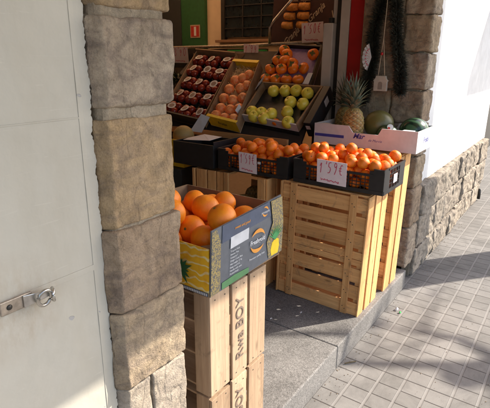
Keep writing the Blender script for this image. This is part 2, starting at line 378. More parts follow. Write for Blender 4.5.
def paving():
    m, nt, bs = newmat('ribbed_grey_paving')
    g = nt.nodes.new('ShaderNodeNewGeometry'); sp = nt.nodes.new('ShaderNodeSeparateXYZ')
    v = coords(nt)
    nt.links.new(g.outputs['Position'], sp.inputs[0]); X, Y = sp.outputs[0], sp.outputs[1]
    PX, PY = 0.0925, 0.1033
    wob = mth(nt, 'MULTIPLY', mth(nt, 'SUBTRACT', noi(nt, v, 3, 3), 0.5), 0.006)
    sx = mth(nt, 'DIVIDE', mth(nt, 'ADD', mth(nt, 'SUBTRACT', X, 1.966), wob), PX)
    sy = mth(nt, 'DIVIDE', mth(nt, 'ADD', mth(nt, 'SUBTRACT', Y, 0.145), wob), PY)
    def dist(s, P):   # distance in metres to nearest line
        fr = mth(nt, 'SUBTRACT', mth(nt, 'FRACT', mth(nt, 'ADD', s, 0.5)), 0.5)
        return mth(nt, 'MULTIPLY', mth(nt, 'ABSOLUTE', fr), P)
    dx, dy = dist(sx, PX), dist(sy, PY)
    gy = ramp(nt, mth(nt, 'DIVIDE', dy, 0.02), [(0.20, 1.0), (0.36, 0.0)])       # wide pale groove
    edge = noi(nt, v, 120, 3)
    gx = ramp(nt, mth(nt, 'DIVIDE', mth(nt, 'ADD', dx, mth(nt, 'MULTIPLY', mth(nt, 'SUBTRACT', edge, 0.5), 0.0015)), 0.01), [(0.18, 1.0), (0.38, 0.0)])
    s4 = mth(nt, 'DIVIDE', mth(nt, 'SUBTRACT', X, 1.966), PX*4)
    d4 = dist(s4, PX*4)
    g4 = ramp(nt, mth(nt, 'DIVIDE', d4, 0.01), [(0.25, 1.0), (0.45, 0.0)])
    gx = mth(nt, 'MULTIPLY', gx, mth(nt, 'SUBTRACT', 1.0, gy))
    ge = ramp(nt, mth(nt, 'DIVIDE', dy, 0.02), [(0.30, 0.0), (0.37, 0.6), (0.44, 0.0)])
    gx = mth(nt, 'MAXIMUM', gx, ge)
    dark = mth(nt, 'MAXIMUM', mth(nt, 'MULTIPLY', gx, 0.95), mth(nt, 'MULTIPLY', g4, 0.7))
    cell = nt.nodes.new('ShaderNodeCombineXYZ')
    nt.links.new(mth(nt, 'FLOOR', mth(nt, 'DIVIDE', sx, 4.0)), cell.inputs[0]); nt.links.new(mth(nt, 'FLOOR', mth(nt, 'DIVIDE', sy, 4.0)), cell.inputs[1])
    wnz = nt.nodes.new('ShaderNodeTexWhiteNoise'); nt.links.new(cell.outputs[0], wnz.inputs[0])
    cell2 = nt.nodes.new('ShaderNodeCombineXYZ')
    nt.links.new(mth(nt, 'FLOOR', sx), cell2.inputs[0]); nt.links.new(mth(nt, 'FLOOR', sy), cell2.inputs[1])
    wn2 = nt.nodes.new('ShaderNodeTexWhiteNoise'); nt.links.new(cell2.outputs[0], wn2.inputs[0])
    tone = mth(nt, 'ADD', mth(nt, 'MULTIPLY', wnz.outputs[0], 0.45), mth(nt, 'MULTIPLY', wn2.outputs[0], 0.35))
    c = mix(nt, tone, (0.160, 0.148, 0.135), (0.240, 0.223, 0.207))
    dirt = ramp(nt, noi(nt, v, 4.5, 8, 0.68, 0.6), [(0.35, 0.66), (0.6, 1.07)])
    c = mix(nt, 0.9, c, dirt, 'MULTIPLY')
    c = mix(nt, mth(nt, 'MULTIPLY', gy, 0.5), c, (0.265, 0.245, 0.227))
    c = mix(nt, mth(nt, 'MULTIPLY', dark, 0.95), c, (0.055, 0.045, 0.04))
    c = mix(nt, 0.5, c, ramp(nt, noi(nt, v, 300, 3, 0.7), [(0.3, 0.72), (0.7, 1.2)]), 'MULTIPLY')
    spk = ramp(nt, noi(nt, v, 38, 2, 0.4), [(0.74, 0.0), (0.76, 0.6)])
    c = mix(nt, spk, c, (0.12, 0.10, 0.09))
    nt.links.new(c, bs.inputs['Base Color']); bs.inputs['Roughness'].default_value = 0.8
    bs.inputs['Specular IOR Level'].default_value = 0.3
    h = mth(nt, 'SUBTRACT', mth(nt, 'MULTIPLY', noi(nt, v, 200, 3), 0.12), mth(nt, 'MULTIPLY', gy, 0.6))
    h = mth(nt, 'SUBTRACT', h, dark)
    bump(nt, bs, h, 0.6, 0.003)
    return m
M['paving'] = paving()

def pineprint():
    m, nt, bs = newmat('yellow_pineapple_skin_print')
    v = coords(nt)
    w = nt.nodes.new('ShaderNodeTexWave'); w.wave_type = 'BANDS'; w.bands_direction = 'Z'
    w.inputs['Scale'].default_value = 13; w.inputs['Distortion'].default_value = 3.2; w.inputs['Detail'].default_value = 0
    w.inputs['Detail Scale'].default_value = 3.0
    nt.links.new(v, w.inputs[0])
    c = mix(nt, ramp(nt, w.outputs['Fac'], [(0.06, 1.0), (0.2, 0.0)]), (0.78, 0.43, 0.02), (0.75, 0.62, 0.30))
    c = mix(nt, ramp(nt, noi(nt, v, 30, 2), [(0.5, 0.0), (0.7, 0.6)]), c, (0.62, 0.27, 0.01))
    nt.links.new(c, bs.inputs['Base Color']); bs.inputs['Roughness'].default_value = 0.45
    return m
M['pineprint'] = pineprint()
def scaleprint():
    m, nt, bs = newmat('gold_and_blue_scribble_print')
    v = coords(nt)
    c = ramp(nt, noi(nt, v, 190, 4, 0.6, 1.5), [(0.45, (0.07, 0.08, 0.11)), (0.53, (0.42, 0.31, 0.10))])
    nt.links.new(c, bs.inputs['Base Color']); bs.inputs['Roughness'].default_value = 0.5
    return m
M['scaleprint'] = scaleprint()

# ------------------------------------------------------------ ground, road
def sheet(name, x0, x1, y0, y1, z, mat, kind='structure'):
    mb = MB(); vs = [mb.bm.verts.new(p) for p in ((x0, y0, z), (x1, y0, z), (x1, y1, z), (x0, y1, z))]
    mb.bm.faces.new(vs); o = mb.build(name, mat); o['kind'] = kind; return o
sheet('ground', -150, 150, -150, 150, -0.16, M['asphalt'])
mb = MB().box(-40, 40, -2.6, 6.0, -0.15, 0.0); o = mb.build('pavement', M['paving']); o['kind'] = 'structure'
mb = MB()
for k in range(60): mb.box(-40+k*1.0+0.003, -39+k*1.0-0.003, -2.75, -2.604, -0.15, 0.006)
o = mb.build('kerb', M['granite'], bevel=0.008); o['kind'] = 'structure'

# doorstep slabs (joint running into the shop at x = 1.845)
t = empty('doorstep', (1.85, 1.1, 0), 'speckled grey granite step across the shop doorway under the crates', 'doorstep')
for x0, x1 in ((0.66, 1.8435), (1.8465, 2.90)):
    MB().box(x0, x1, 0.755, 2.1, 0.001, 0.129).build('granite_slab', M['granite'], t, bevel=0.006)
o = MB().box(-1.0, 5.0, 2.1, 5.6, 0.003, 0.125).build('shop_floor', M['darkfloor']); o['kind'] = 'structure'

# ------------------------------------------------------------ near door panel with hasp
t = empty('cream_door', (-0.4, 0.8, 0), 'cream painted flat metal door with thin seams, left of the stone pillar', 'door')
MB().box(-1.6, 0.557, 0.79, 0.84, 0.0, 2.6).build('door_leaf', M['cream'], t, bevel=0.0012)
for za, zb in ((1.0155, 1.0285), (1.337, 1.3395)):
    MB().box(-1.6, 0.5565, 0.7885, 0.7898, za, zb).build('seam_strip', M['cream'], t, bevel=0.0005)
# hasp
h = MB().box(0.350, 0.412, 0.7815, 0.786, 1.003, 1.030).build('hasp_plate', M['rustsm'], t, bevel=0.002)
hm = MB()
hm.prism([(0.392, 0.778, 1.004), (0.392, 0.7815, 1.004), (0.392, 0.7815, 1.029), (0.392, 0.778, 1.029)],
         [(0.440, 0.769, 1.012), (0.440, 0.7725, 1.012), (0.440, 0.7725, 1.024), (0.440, 0.769, 1.024)])
hm.build('hasp_strap', M['chrome'], t, bevel=0.001)
MB().tube([(0.425+0.0135*cos(a), 0.763-0.004*sin(a), 1.016+0.0165*sin(a)) for a in [2*pi*k/24 for k in range(24)]], 0.0036, 8, True).build('staple_ring', M['chrome'], t, smooth=True)
MB().tube([(0.440+0.003*cos(a), 0.770-0.013*abs(sin(a/2))-0.004, 1.016+0.013*cos(a/2)) for a in [2*pi*k/16 for k in range(17)]], 0.003, 8).build('staple', M['chrome'], t, smooth=True)
sc = MB(); sc.lathe([(0.0001, 0.0022), (0.0045, 0.0018), (0.0055, 0.0)], 14, frame((0.3665, 0.7812, 1.0165), (1, 0, 0), (0, 0, 1)))
sc.build('screw', M['darkmetal'], t, smooth=True)

# ------------------------------------------------------------ near stone pillar
t = empty('stone_pillar', (0.68, 0.9, 0), 'rough sandstone block pillar between the cream door and the orange boxes', 'pillar')
MB().box(0.597, 0.784, 0.7705, 1.10, 0.0, 2.6).build('mortar', M['mortar'], t, bevel=0.016)
blocks = [   # x0, x1, front y, z0, z1, material, seed, bevel, amplitude
    (0.590, 0.799, 0.764, 1.542, 1.76, 'st_ochre', 1, .014), (0.588, 0.797, 0.758, 1.353, 1.527, 'st_grey', 2, .012),
    (0.588, 0.789, 0.764, 1.097, 1.329, 'st_ochre', 3, .008), (0.584, 0.796, 0.758, 0.897, 1.0925, 'st_brown', 4, .009),
    (0.584, 0.798, 0.756, 0.694, 0.893, 'st_tan', 5, .010), (0.676, 0.796, 0.758, 0.44, 0.690, 'st_pale', 6, .009),
    (0.586, 0.672, 0.762, 0.46, 0.688, 'st_pale', 7, .010), (0.586, 0.795, 0.760, 0.22, 0.436, 'st_tan', 8, .010),
    (0.586, 0.795, 0.760, 0.0, 0.216, 'st_brown', 9, .010), (0.59, 0.79, 0.762, 1.77, 2.0, 'st_tan', 10, .010),
    (0.59, 0.79, 0.762, 2.01, 2.28, 'st_brown', 11, .010), (0.59, 0.79, 0.762, 2.29, 2.6, 'st_tan', 12, .010)]
for (x0, x1, y0, z0, z1, mt, sd_, bv) in blocks:
    vis = 0.4 < z0 < 1.6
    rough_block('stone_block', x0, x1, y0, 1.12, z0, z1, M[mt], t, sd_, res=0.0036 if vis else 0.02, bev=bv, amp=0.0034, cham=0.0 if x0 > .6 else .026, dmax=.09)
# ragged plaster edge between door and stones
mb = MB(); N = 900; rows = []
for k in range(N+1):
    z = 0.0 + 2.6*k/N
    e = 0.586 + 0.005*noise.noise(Vector((0, 0, z*9))) + 0.004*noise.noise(Vector((3, 0, z*38))) + 0.0035*noise.noise(Vector((9, 1, z*110))) + 0.002*noise.noise(Vector((5, 1, z*260)))
    yy = 0.7890+0.0009*noise.noise(Vector((1, 4, z*14)))
    rows.append([(0.5560, 0.8, z), (0.5561, yy-.0002, z), (0.567, yy+.0004, z), (e-0.0012, yy-0.0004, z), (e, yy+0.001, z), (e, 0.81, z)])
vr = [[mb.bm.verts.new(p) for p in row] for row in rows]
for A, B in zip(vr, vr[1:]):
    for k in range(5): mb.bm.faces.new((A[k], A[k+1], B[k+1], B[k]))
mb.build('plaster_edge', M['cream'], t, smooth=False)

# ------------------------------------------------------------ right jamb, plinth, white wall
t = empty('stone_doorway_jamb', (3.0, 0.95, 0), 'shaded rough stone jamb with garlands on the right side of the shop doorway', 'jamb')
MB().box(2.945, 3.09, 0.81, 1.2, 0.129, 2.6).build('mortar', M['mortar'], t)
zs = [0.13, 0.41, 0.67, 0.875, 1.075, 1.275, 1.49, 1.70, 1.92, 2.14, 2.36, 2.6]
mats = ['st_grey', 'st_brown', 'st_tan', 'st_grey', 'st_brown', 'st_grey', 'st_tan', 'st_grey', 'st_brown', 'st_grey', 'st_tan']
for k in range(11):
    if zs[k] < 0.6:
        rough_block('stone_block', 2.90, 3.10, 0.765, 1.17, zs[k]+.004, zs[k+1]-.004, M[mats[k]], t, 20+k, res=0.012, bev=0.02, amp=0.007)
    else:
        sp = 0.93 + 0.08*random.random()
        rough_block('stone_block', 2.92, 3.10+0.04*random.random(), 0.775, sp, zs[k]+.004, zs[k+1]-.004, M[mats[k]], t, 20+k, res=0.010, bev=0.012, amp=0.008)
        rough_block('stone_block', 2.925, 3.08, sp+.008, 1.19, zs[k]+.004, zs[k+1]-.004, M[mats[(k+2) % 11]], t, 40+k, res=0.010, bev=0.016, amp=0.007)

t = empty('stone_plinth', (4.3, 0.8, 0), 'low plinth of pale rough stones under the white wall', 'plinth')
MB().box(3.095, 5.52, 0.79, 0.84, 0.0, 0.655).build('mortar', M['mortar'], t)
rr = random.Random(3); cz = [0.002, 0.21, 0.445, 0.672]
for k in range(3):
    x = 3.105
    while x < 5.5:
        w = rr.uniform(0.17, 0.36); x1 = min(x+w, 5.54)
        if 5.54-x1 < 0.1: x1 = 5.54
        dy = rr.uniform(-0.012, 0.012)
        rough_block('stone_block', x, x1-0.005, 0.758+dy, 0.83, cz[k]+0.004, cz[k+1]-0.004-rr.uniform(0, .012), M[rr.choice(['st_wall', 'st_wall', 'st_pale'])], t, 60+int(x*31)+k*7, res=0.010, bev=0.014, amp=0.011)
        x = x1
t = empty('white_wall', (4.3, 0.9, 0.67), 'sunlit white rendered wall above the stone plinth', 'wall')
MB().box(3.085, 5.55, 0.80, 1.2, 0.661, 2.6).build('wall_face', M['whitewall'], t)
MB().box(5.553, 9.5, 1.30, 1.5, 0.0, 3.2).build('recess_wall', M['darkpaint'], t)
MB().box(5.553, 5.62, 0.86, 1.298, 0.0, 2.6).build('recess_frame', simple('brown_door_frame', (0.10, 0.06, 0.04), 0.6), t, bevel=0.004)
MB().box(5.622, 9.5, 1.22, 1.297, 0.0, 2.6).build('recess_shutter', M['darkmetal'], t)
# thin vertical expansion lines and a cable clip on the wall
tag(MB().tube([(5.40, 0.742, 0.02), (5.40, 0.742, 0.13)], 0.016, 10).build('pipe_stub', M['darkmetal'], smooth=True), 'short black pipe stub at the foot of the far plinth', 'pipe')

# shop building shell
t = empty('shop_building', (2, 3, 0), 'greengrocer shop building with beige back wall behind the produce', 'building')
MB().box(-4, 9.5, 0.81, 1.2, 2.603, 3.3).build('upper_wall', M['whitewall'], t)
MB().box(-4, -1.603, 0.80, 1.2, 0.0, 2.6).build('side_wall', M['whitewall'], t)
for (a_, b_, c_, d_) in ((-4, 2.9, 1.203, 5.9), (4.97, 9.5, 1.203, 5.9), (2.902, 4.968, 1.203, 1.45), (2.902, 4.968, 4.9, 5.9)):  # ceiling left open in the middle for the added light sheet
    MB().box(a_, b_, c_, d_, 2.603, 2.75).build('ceiling', M['whitewall'], t)
MB().box(2.88, 4.99, 1.43, 4.92, 2.76, 2.775).build('added_light_sheet', M['added_light_sheet'], t)  # unseen translucent sheet, added to brighten and warm the shop interior
MB().box(5.0, 5.15, 1.25, 5.6, 0.0, 2.6).build('back_wall', M['interior'], t)
MB().box(-1.2, 5.0, 5.603, 5.75, 0.0, 2.6).build('inner_wall', M['interior'], t)
MB().box(-1.2, -1.05, 1.2, 5.6, 0.0, 2.6).build('inner_wall', M['interior'], t)
MB().box(3.10, 5.0, 1.202, 1.30, 0.0, 2.6).build('inner_wall', M['interior'], t)
MB().box(0.80, 2.90, 0.86, 1.0, 2.25, 2.6).build('lintel', M['st_brown'], t)
# green door leaf and dark bay on the back wall
MB().box(4.94, 4.997, 4.16, 4.56, 0.126, 2.3).build('green_panel', M['greenpaint'], t)
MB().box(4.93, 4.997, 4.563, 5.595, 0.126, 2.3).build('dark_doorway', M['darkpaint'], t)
w = MB()
w.box(4.955, 4.995, 3.02, 3.84, 1.70, 2.4).build('window_glass', M['glass'], t)
fr = MB()
for y in (3.83, 3.005): fr.box(4.93, 4.99, y, y+0.055, 1.66, 2.42)
for y in (3.28, 3.55): fr.box(4.938, 4.954, y, y+0.012, 1.70, 2.4)
for z in (1.80, 1.93, 2.06, 2.19): fr.box(4.938, 4.954, 3.06, 3.83, z, z+0.010)
fr.build('window_frame', M['darkmetal'], t)
MB().box(4.90, 4.998, 2.95, 3.96, 1.640, 1.672).build('window_sill', simple('brown_sill', (0.24, 0.13, 0.07), 0.6), t, bevel=0.004)
t2 = empty('fire_sign', (4.92, 4.31, 1.7), 'small red and cream safety sign on the dark green panel', 'sign')
MB().box(4.930, 4.937, 4.235, 4.40, 1.705, 1.865).build('sign_plate', simple('cream_sign', (0.42, 0.30, 0.20), 0.6), t2)
MB().box(4.926, 4.9295, 4.25, 4.385, 1.72, 1.85).build('sign_panel', M['firered'], t2)
MB().box(4.922, 4.9255, 4.295, 4.33, 1.73, 1.84).build('sign_mark', M['paper'], t2)
MB().box(4.40, 4.92, 4.2, 4.7, 1.0, 1.56).build('x', M['darkmetal']).name = 'storage_cabinet'
tag(bpy.data.objects['storage_cabinet'], 'dark low cabinet against the green panel', 'cabinet')

# ------------------------------------------------------------ door frame posts at the right inside
t = empty('red_door_frame', (3.0, 1.3, 0), 'red painted door frame with a cream side strip behind the pineapple', 'door frame')
MB().box(2.995, 3.09, 1.205, 1.312, 0.13, 2.6).build('red_post', M['redpaint'], t, bevel=0.004)
MB().box(2.998, 3.09, 1.316, 1.378, 0.13, 2.6).build('cream_strip', M['whitepaint'], t, bevel=0.004)
MB().box(3.03, 3.09, 1.38, 1.418, 0.13, 2.6).build('dark_channel', M['darkmetal'], t)
t = empty('white_post', (3.0, 1.45, 0), 'chipped cream post with a stub top between the brown banner and red frame', 'post')
MB().box(2.985, 3.05, 1.421, 1.492, 0.13, 1.675).build('post', M['whitepaint'], t, bevel=0.006)
MB().box(2.998, 3.04, 1.437, 1.462, 1.676, 1.71).build('post_cap', M['darkmetal'], t, bevel=0.003)
MB().box(3.052, 3.09, 1.421, 1.455, 0.13, 2.6).build('rear_post', M['whitepaint'], t)

# ------------------------------------------------------------ metal rail + rack + banner
t = empty('display_rack', (3.3, 2.2, 0.13), 'dark slanted display rack with a steel top rail holding the fruit boxes', 'rack')
MB().tube([(3.45, 3.6, 1.540), (3.45, 2.5, 1.552), (3.45, 1.80, 1.576)], 0.0135, 12).build('top_rail', M['rustsm'], t, smooth=True)
MB().tube([(3.44, 2.20, 1.57), (3.44, 2.20, 1.69), (3.45, 2.17, 1.745), (3.46, 2.05, 1.86), (3.46, 1.98, 1.92)], 0.012, 10).build('bent_tube', M['chrome'], t, smooth=True)
MB().tube([(3.45, 1.79, 1.576), (3.44, 1.73, 1.55), (3.40, 1.70, 1.45), (3.2, 1.68, 1.25), (2.95, 1.66, 1.1)], 0.014, 8).build('side_tube', M['darkmetal'], t, smooth=True)
sl_ = lambda x: 0.99 + (x-2.64)*math.tan(radians(36)) - 0.035
mb = MB(); mb.prism([(2.60, 1.42, sl_(2.60)-.03), (3.40, 1.60, sl_(3.40)-.03), (3.40, 2.95, sl_(3.40)-.03), (2.60, 2.95, sl_(2.60)-.03)],
                    [(2.60, 1.42, sl_(2.60)), (3.40, 1.60, sl_(3.40)), (3.40, 2.95, sl_(3.40)), (2.60, 2.95, sl_(2.60))])
mb.build('slanted_shelf', M['brownshelf'], t)
MB().box(2.575, 2.597, 1.50, 2.95, 0.915, 0.955).build('front_board', M['w_y'], t, bevel=0.002)
for y in (1.5, 2.2, 2.9): MB().box(2.60, 2.64, y, y+.04, 0.13, 0.90).build('leg', M['darkmetal'], t)
for y in (1.72, 2.9): MB().box(3.42, 3.46, y, y+.04, 0.13, 1.53).build('leg', M['darkmetal'], t)
MB().box(3.47, 3.50, 2.25, 3.6, 1.36, 1.53).build('back_panel', M['darkmetal'], t)

t = empty('brown_banner', (3.5, 1.9, 1.56), 'dark brown advertising banner with sausages and slanted script, above the rail', 'banner')
MB().prism([(3.52, 2.24, 1.56), (3.52, 1.50, 1.56), (3.53, 1.50, 1.56), (3.53, 2.24, 1.56)],
           [(3.52, 2.20, 2.25), (3.52, 1.50, 2.25), (3.53, 1.50, 2.25), (3.53, 2.20, 2.25)]).build('sheet', M['banner'], t)
for k, (y, z) in enumerate(((2.075, 1.595), (1.86, 1.765), (1.86, 1.96), (1.66, 1.62), (1.6, 1.85))):
    Mx = frame((3.517, y, z), Vector((0, -cos(0.72), sin(0.72))), Vector((0, sin(0.72), cos(0.72))))
    text_mesh('script', 'La Granja', 0.066, M['scriptink'], Mx, t, shear=0.5, offset=0.0006)
for j, y in enumerate((2.035, 1.925)):
    for i in range(3):
        ybot = y + 0.02*i*(1 if j == 0 else 0.3)
        z = 1.845 - i*0.068
        mb = MB(); mb.tube([(3.512, ybot+0.046, z+0.004), (3.508, ybot, z-0.002), (3.512, ybot-0.046, z)], [0.026, 0.030, 0.026], 12)
        mb.build('sausage', M['cork'], t, smooth=True)
    mb = MB(); mb.lathe([(0.045, 0), (0.04, 0.02), (0.02, 0.05), (0.008, 0.08)], 12, Matrix.Translation((3.512, y-.005, 1.885)) @ Matrix.Diagonal((0.15, 1, 1, 1)))
    mb.build('sausage_tie', M['twine'], t, smooth=True)

# ------------------------------------------------------------ price tags
GL = {'1': [[(.1, .6), (.42, 1), (.3, 0)]], "'": [[(.25, 1.1), (.15, .85)]],
      '5': [[(.75, 1), (.28, .97), (.2, .58), (.5, .62), (.68, .38), (.5, .08), (.1, .05)]],
      '9': [[(.68, .78), (.42, .98), (.2, .75), (.36, .52), (.66, .72), (.68, .8), (.55, .35), (.35, 0)]],
      '3': [[(.15, .92), (.5, 1), (.62, .75), (.32, .55), (.62, .35), (.45, .05), (.08, .08)]],
      '0': [[(.45, 1), (.18, .7), (.15, .25), (.38, 0), (.64, .3), (.66, .75), (.45, 1)]],
      '€': [[(.8, .9), (.5, 1), (.2, .55), (.35, .08), (.75, .1)], [(.02, .62), (.6, .66)], [(.0, .42), (.55, .45)]]}
def handwriting(txt, sub, w, h, Mx, parent, seed):
    R = random.Random(seed); mb = MB(); cw = w*.84/sum(.4 if ch == "'" else 1 for ch in txt); x = -w*.42; H = h*.50
    def stroke(pts, rad):
        P_ = []
        for a, b in zip(pts, pts[1:]):
            for q in range(3): P_.append(Vector(a).lerp(Vector(b), q/3))
        P_.append(Vector(pts[-1])); P_ = [P_[0]]+[(P_[i-1]+P_[i]*2+P_[i+1])/4 for i in range(1, len(P_)-1)]+[P_[-1]]
        fl = Matrix.Diagonal((1, 1, .15, 1)); n0 = len(mb.bm.verts); mb.tube([(p.x, p.y, 0) for p in P_], rad*1.35, 6)
        for v in list(mb.bm.verts)[n0:]: v.co = Mx @ Matrix.Translation((0, 0, .0003)) @ fl @ v.co
    for ch in txt:
        k = R.uniform(.88, 1.1)
        for st in GL[ch]: stroke([(x+cw*(px*.85*k+.12*py)+R.uniform(-.02, .02)*cw, -h*.06+H*py*k+R.uniform(-.02, .02)*H) for px, py in st], w*.0105)
        x += cw*(.4 if ch == "'" else 1)
    n = len(sub)*3; stroke([(-w*.36+w*.62*i/n+R.uniform(-.004, .004)*w, -h*.34+h*.055*((-1)**i)*R.uniform(.3, 1.3)-h*.05*i/n) for i in range(n+1)], w*.0075)
    mb.build('writing', M['redink'], parent)
def price_tag(label, o, right, up, w, h, l1, l2, s1=0.5, pink=True, group=None):
    """card whose face looks along right x up, centred on o"""
    Mx = frame(o, right, up)
    t = empty('price_tag', tuple(o), label, 'price tag', group)
    MB().box(-w/2, w/2, -h/2, h/2, -0.0012, 0.0, Mx).build('card', M['pinkpaper' if pink else 'paper'], t)
    handwriting(l1, l2, w, h, Mx, t, int(abs(o[1])*1000))
    return t

# ------------------------------------------------------------ wooden crates standing on end
def standing_crate(name, label, x0, x1, y0, y1, z0, z1, wm, slats=7, vslats=3, lean=0.0, group=None, battens=True, side_slats=0, jit=0.002):
    wx, wy, wz = wm
    t = empty(name, ((x0+x1)/2, (y0+y1)/2, z0), label, 'crate', group)
    R = random.Random(int(x0*1000+z0*77+y0*31))
    H = z1-z0; sw = H/slats; parts = []
    j = lambda: R.uniform(-jit, jit)
    th = 0.008
    if battens:      # face towards -x : horizontal slats behind two upright battens
        for k in range(slats):
            a = z0 + k*sw + 0.002; b = a + sw*0.80 + j()
            mb = MB()
            if k == 3 and slats > 5:
                mb.box(x0+0.010+j()*.5, x0+0.010+th, y0+.002, y1-.002, a, a+sw*0.34); mb.box(x0+0.010, x0+0.010+th, y0+.002, y1-.002, a+sw*0.37, b)
            else: mb.box(x0+0.010+j()*.5, x0+0.010+th, y0+.002, y1-.002, a, b)
            parts.append(mb.build('slat', wy, t, bevel=0.001))
        for yy in (y0+0.055, y1-0.092):
            parts.append(MB().box(x0, x0+0.0098, yy, yy+0.038, z0+.001, z1-.001).build('batten', wz, t, bevel=0.0012))
            nb = MB()
            for k in range(slats):
                for dy in (0.012, 0.025):
                    zz = z0 + (k+0.4)*sw + (0.008 if dy > 0.02 else -0.006)
                    nb.lathe([(0.0030, 0), (0.0020, 0.0006)], 8, frame((x0-0.0001, yy+dy, zz), (0, -1, 0), (0, 0, 1)))
            parts.append(nb.build('nail_heads', M['darkmetal'], t))
    # long sides (-y and +y): upright boards
    for side in (0, 1):
        ya, yb = (y0-0.0095, y0-0.0005) if side == 0 else (y1+0.0005, y1+0.0095)
        wv = (x1-x0)/vslats
        for k in range(vslats):
            a = x0 + k*wv + 0.001
            parts.append(MB().box(a, a+wv*0.80+j(), ya+j()*.4, yb+j()*.4, z0+0.001+abs(j())*2, z1-0.001-abs(j())*2).build('side_board', wz, t, bevel=0.0012))
    # corner posts and end boards
    for px in (x0+0.0185, x1-0.03):
        for py in (y0+0.001, y1-0.03):
            parts.append(MB().box(px, px+0.028, py, py+0.028, z0+.012, z1-.012).build('corner_post', wz, t, bevel=0.0015))
    for za, zb in ((z0+.0005, z0+0.0115), (z1-0.0115, z1-.0005)):
        parts.append(MB().box(x0+0.0190, x1-.001, y0+.001, y1-.001, za, zb).build('end_board', wy, t, bevel=0.001))
    if lean:
        t.rotation_euler = (lean, 0, 0)
    return t
wm = (M['w_x'], M['w_y'], M['w_z']); pm = (M['p_x'], M['p_y'], M['p_z'])
standing_crate('wooden_crate', 'orange toned slatted wooden crate standing on end under the nearest mandarin tray', 2.150, 2.44, 0.795, 1.288, 0.129, 0.806, wm, 7, 3, radians(1.2))
standing_crate('wooden_crate', 'narrow sunlit wooden crate standing behind the front crate, next to the stone jamb', 2.515, 2.76, 0.785, 1.30, 0.129, 0.945, wm, 8, 2, radians(1.0))

# crate with upright slats under the dark box, and open crate beside it
t = empty('wooden_crate', (2.3, 1.86, 0.129), 'wooden crate with upright slats under the dark empty box', 'crate')
for k, (a, b) in enumerate(((1.905, 1.925), (1.815, 1.893), (1.745, 1.805), (1.685, 1.735))):
    MB().box(2.14+.003*k, 2.15+.003*k, a, b, 0.13, 0.795).build('slat', M['w_z'], t, bevel=0.001)
MB().box(2.16, 2.44, 1.92, 1.93, 0.13, 0.79).build('side_board', M['w_z'], t)
for z in (0.14, 0.46, 0.77): MB().box(2.165, 2.44, 1.685, 1.918, z, z+.012).build('end_board', M['w_y'], t)
t = empty('wooden_crate', (2.3, 1.5, 0.129), 'open fronted wooden crate under the middle mandarin tray, holding pineapples', 'crate')
MB().box(2.14, 2.152, 1.385, 1.432, 0.13, 0.80).build('front_post', M['w_z'], t, bevel=0.001)
MB().box(2.153, 2.24, 1.372, 1.384, 0.13, 0.80).build('side_board', M['w_z'], t, bevel=0.001)
MB().box(2.26, 2.44, 1.372, 1.384, 0.13, 0.80).build('side_board', M['w_z'], t, bevel=0.001)
MB().box(2.14, 2.152, 1.645, 1.675, 0.13, 0.80).build('front_post', M['w_z'], t, bevel=0.001)
for z in (0.13, 0.23, 0.33, 0.43, 0.53, 0.625, 0.72): MB().box(2.43, 2.44, 1.385, 1.675, z, z+0.075).build('back_slat', M['w_y'], t, bevel=0.001)
MB().box(2.153, 2.428, 1.386, 1.674, 0.53, 0.542).build('shelf', M['w_y'], t)

# front stack by the pillar
def front_crate(z0, z1, label, s):
    x0, x1, y0, y1 = 0.912, 1.206, 0.768, 1.27
    t = empty('wooden_crate', ((x0+x1)/2, (y0+y1)/2, z0), label, 'crate', 'pale poplar crates stacked by the pillar')
    xs = ((0.912, 1.005), (1.018, 1.098), (1.112, 1.206))
    R = random.Random(s)
    for k, (a, b) in enumerate(xs):
        d = R.uniform(-.001, .001)
        MB().box(a, b, y0-0.001+d, y0+0.009+d, z0+R.uniform(0.001, .006), z1-R.uniform(.001, .006)).build('side_board', M['p_z'], t, bevel=0.0015)
        nb = MB()
        for zz in (z0+0.02, z1-0.02):
            for q in (0.25, 0.75):
                nb.lathe([(0.0022, 0), (0.0015, 0.0006)], 8, frame((a+(b-a)*q, y0-0.0022+d, zz+R.uniform(-.004, .004)), (1, 0, 0), (0, 0, 1)))
        nb.build('nail_heads', M['darkmetal'], t)
        MB().box(a, b, y1-0.009, y1, z0+0.001, z1-.001).build('side_board', M['p_z'], t, bevel=0.0015)
    mid = (z0+z1)/2
    text_mesh('stencil_lettering', 'Rwa BOY', 0.056, M['darkstencil'], frame((1.058, y0-0.0035, mid+0.004), (0, 0, 1), (-1, 0, 0)), t, offset=0.0004)
    MB().box(0.9125, 0.922, y0+0.010, y0+0.062, z0+.002, z1-.002).build('corner_post', M['p_z'], t, bevel=0.0015)
    MB().box(0.9125, 0.922, y1-0.062, y1-0.010, z0+.002, z1-.002).build('corner_post', M['p_z'], t, bevel=0.0015)
    for zz in (z0+0.012, z0+(z1-z0)*0.36, z1-0.020, z0+(z1-z0)*0.68):
        MB().box(0.9235, 1.19, y0+0.011, y1-0.011, zz, zz+0.007).build('shelf_board', M['p_y'], t, bevel=0.001)
    for zz in (z0+0.020, z1-0.056): MB().box(1.192, 1.200, y0+.011, y1-.011, zz, zz+0.035).build('end_slat', M['p_y'], t)
    return t
front_crate(0.131, 0.448, 'pale poplar crate at the bottom of the stack by the pillar', 1)
front_crate(0.452, 0.800, 'pale stencilled poplar crate on top of the stack, under the printed orange box', 2)

# ------------------------------------------------------------ printed cardboard box with oranges
t = empty('printed_fruit_box', (1.1, 0.97, 0.803), 'printed dark blue and yellow pineapple carton full of large oranges', 'fruit box')
bx0, bx1, by0, by1, bz0 = 0.908, 1.292, 0.762, 1.19, 0.803
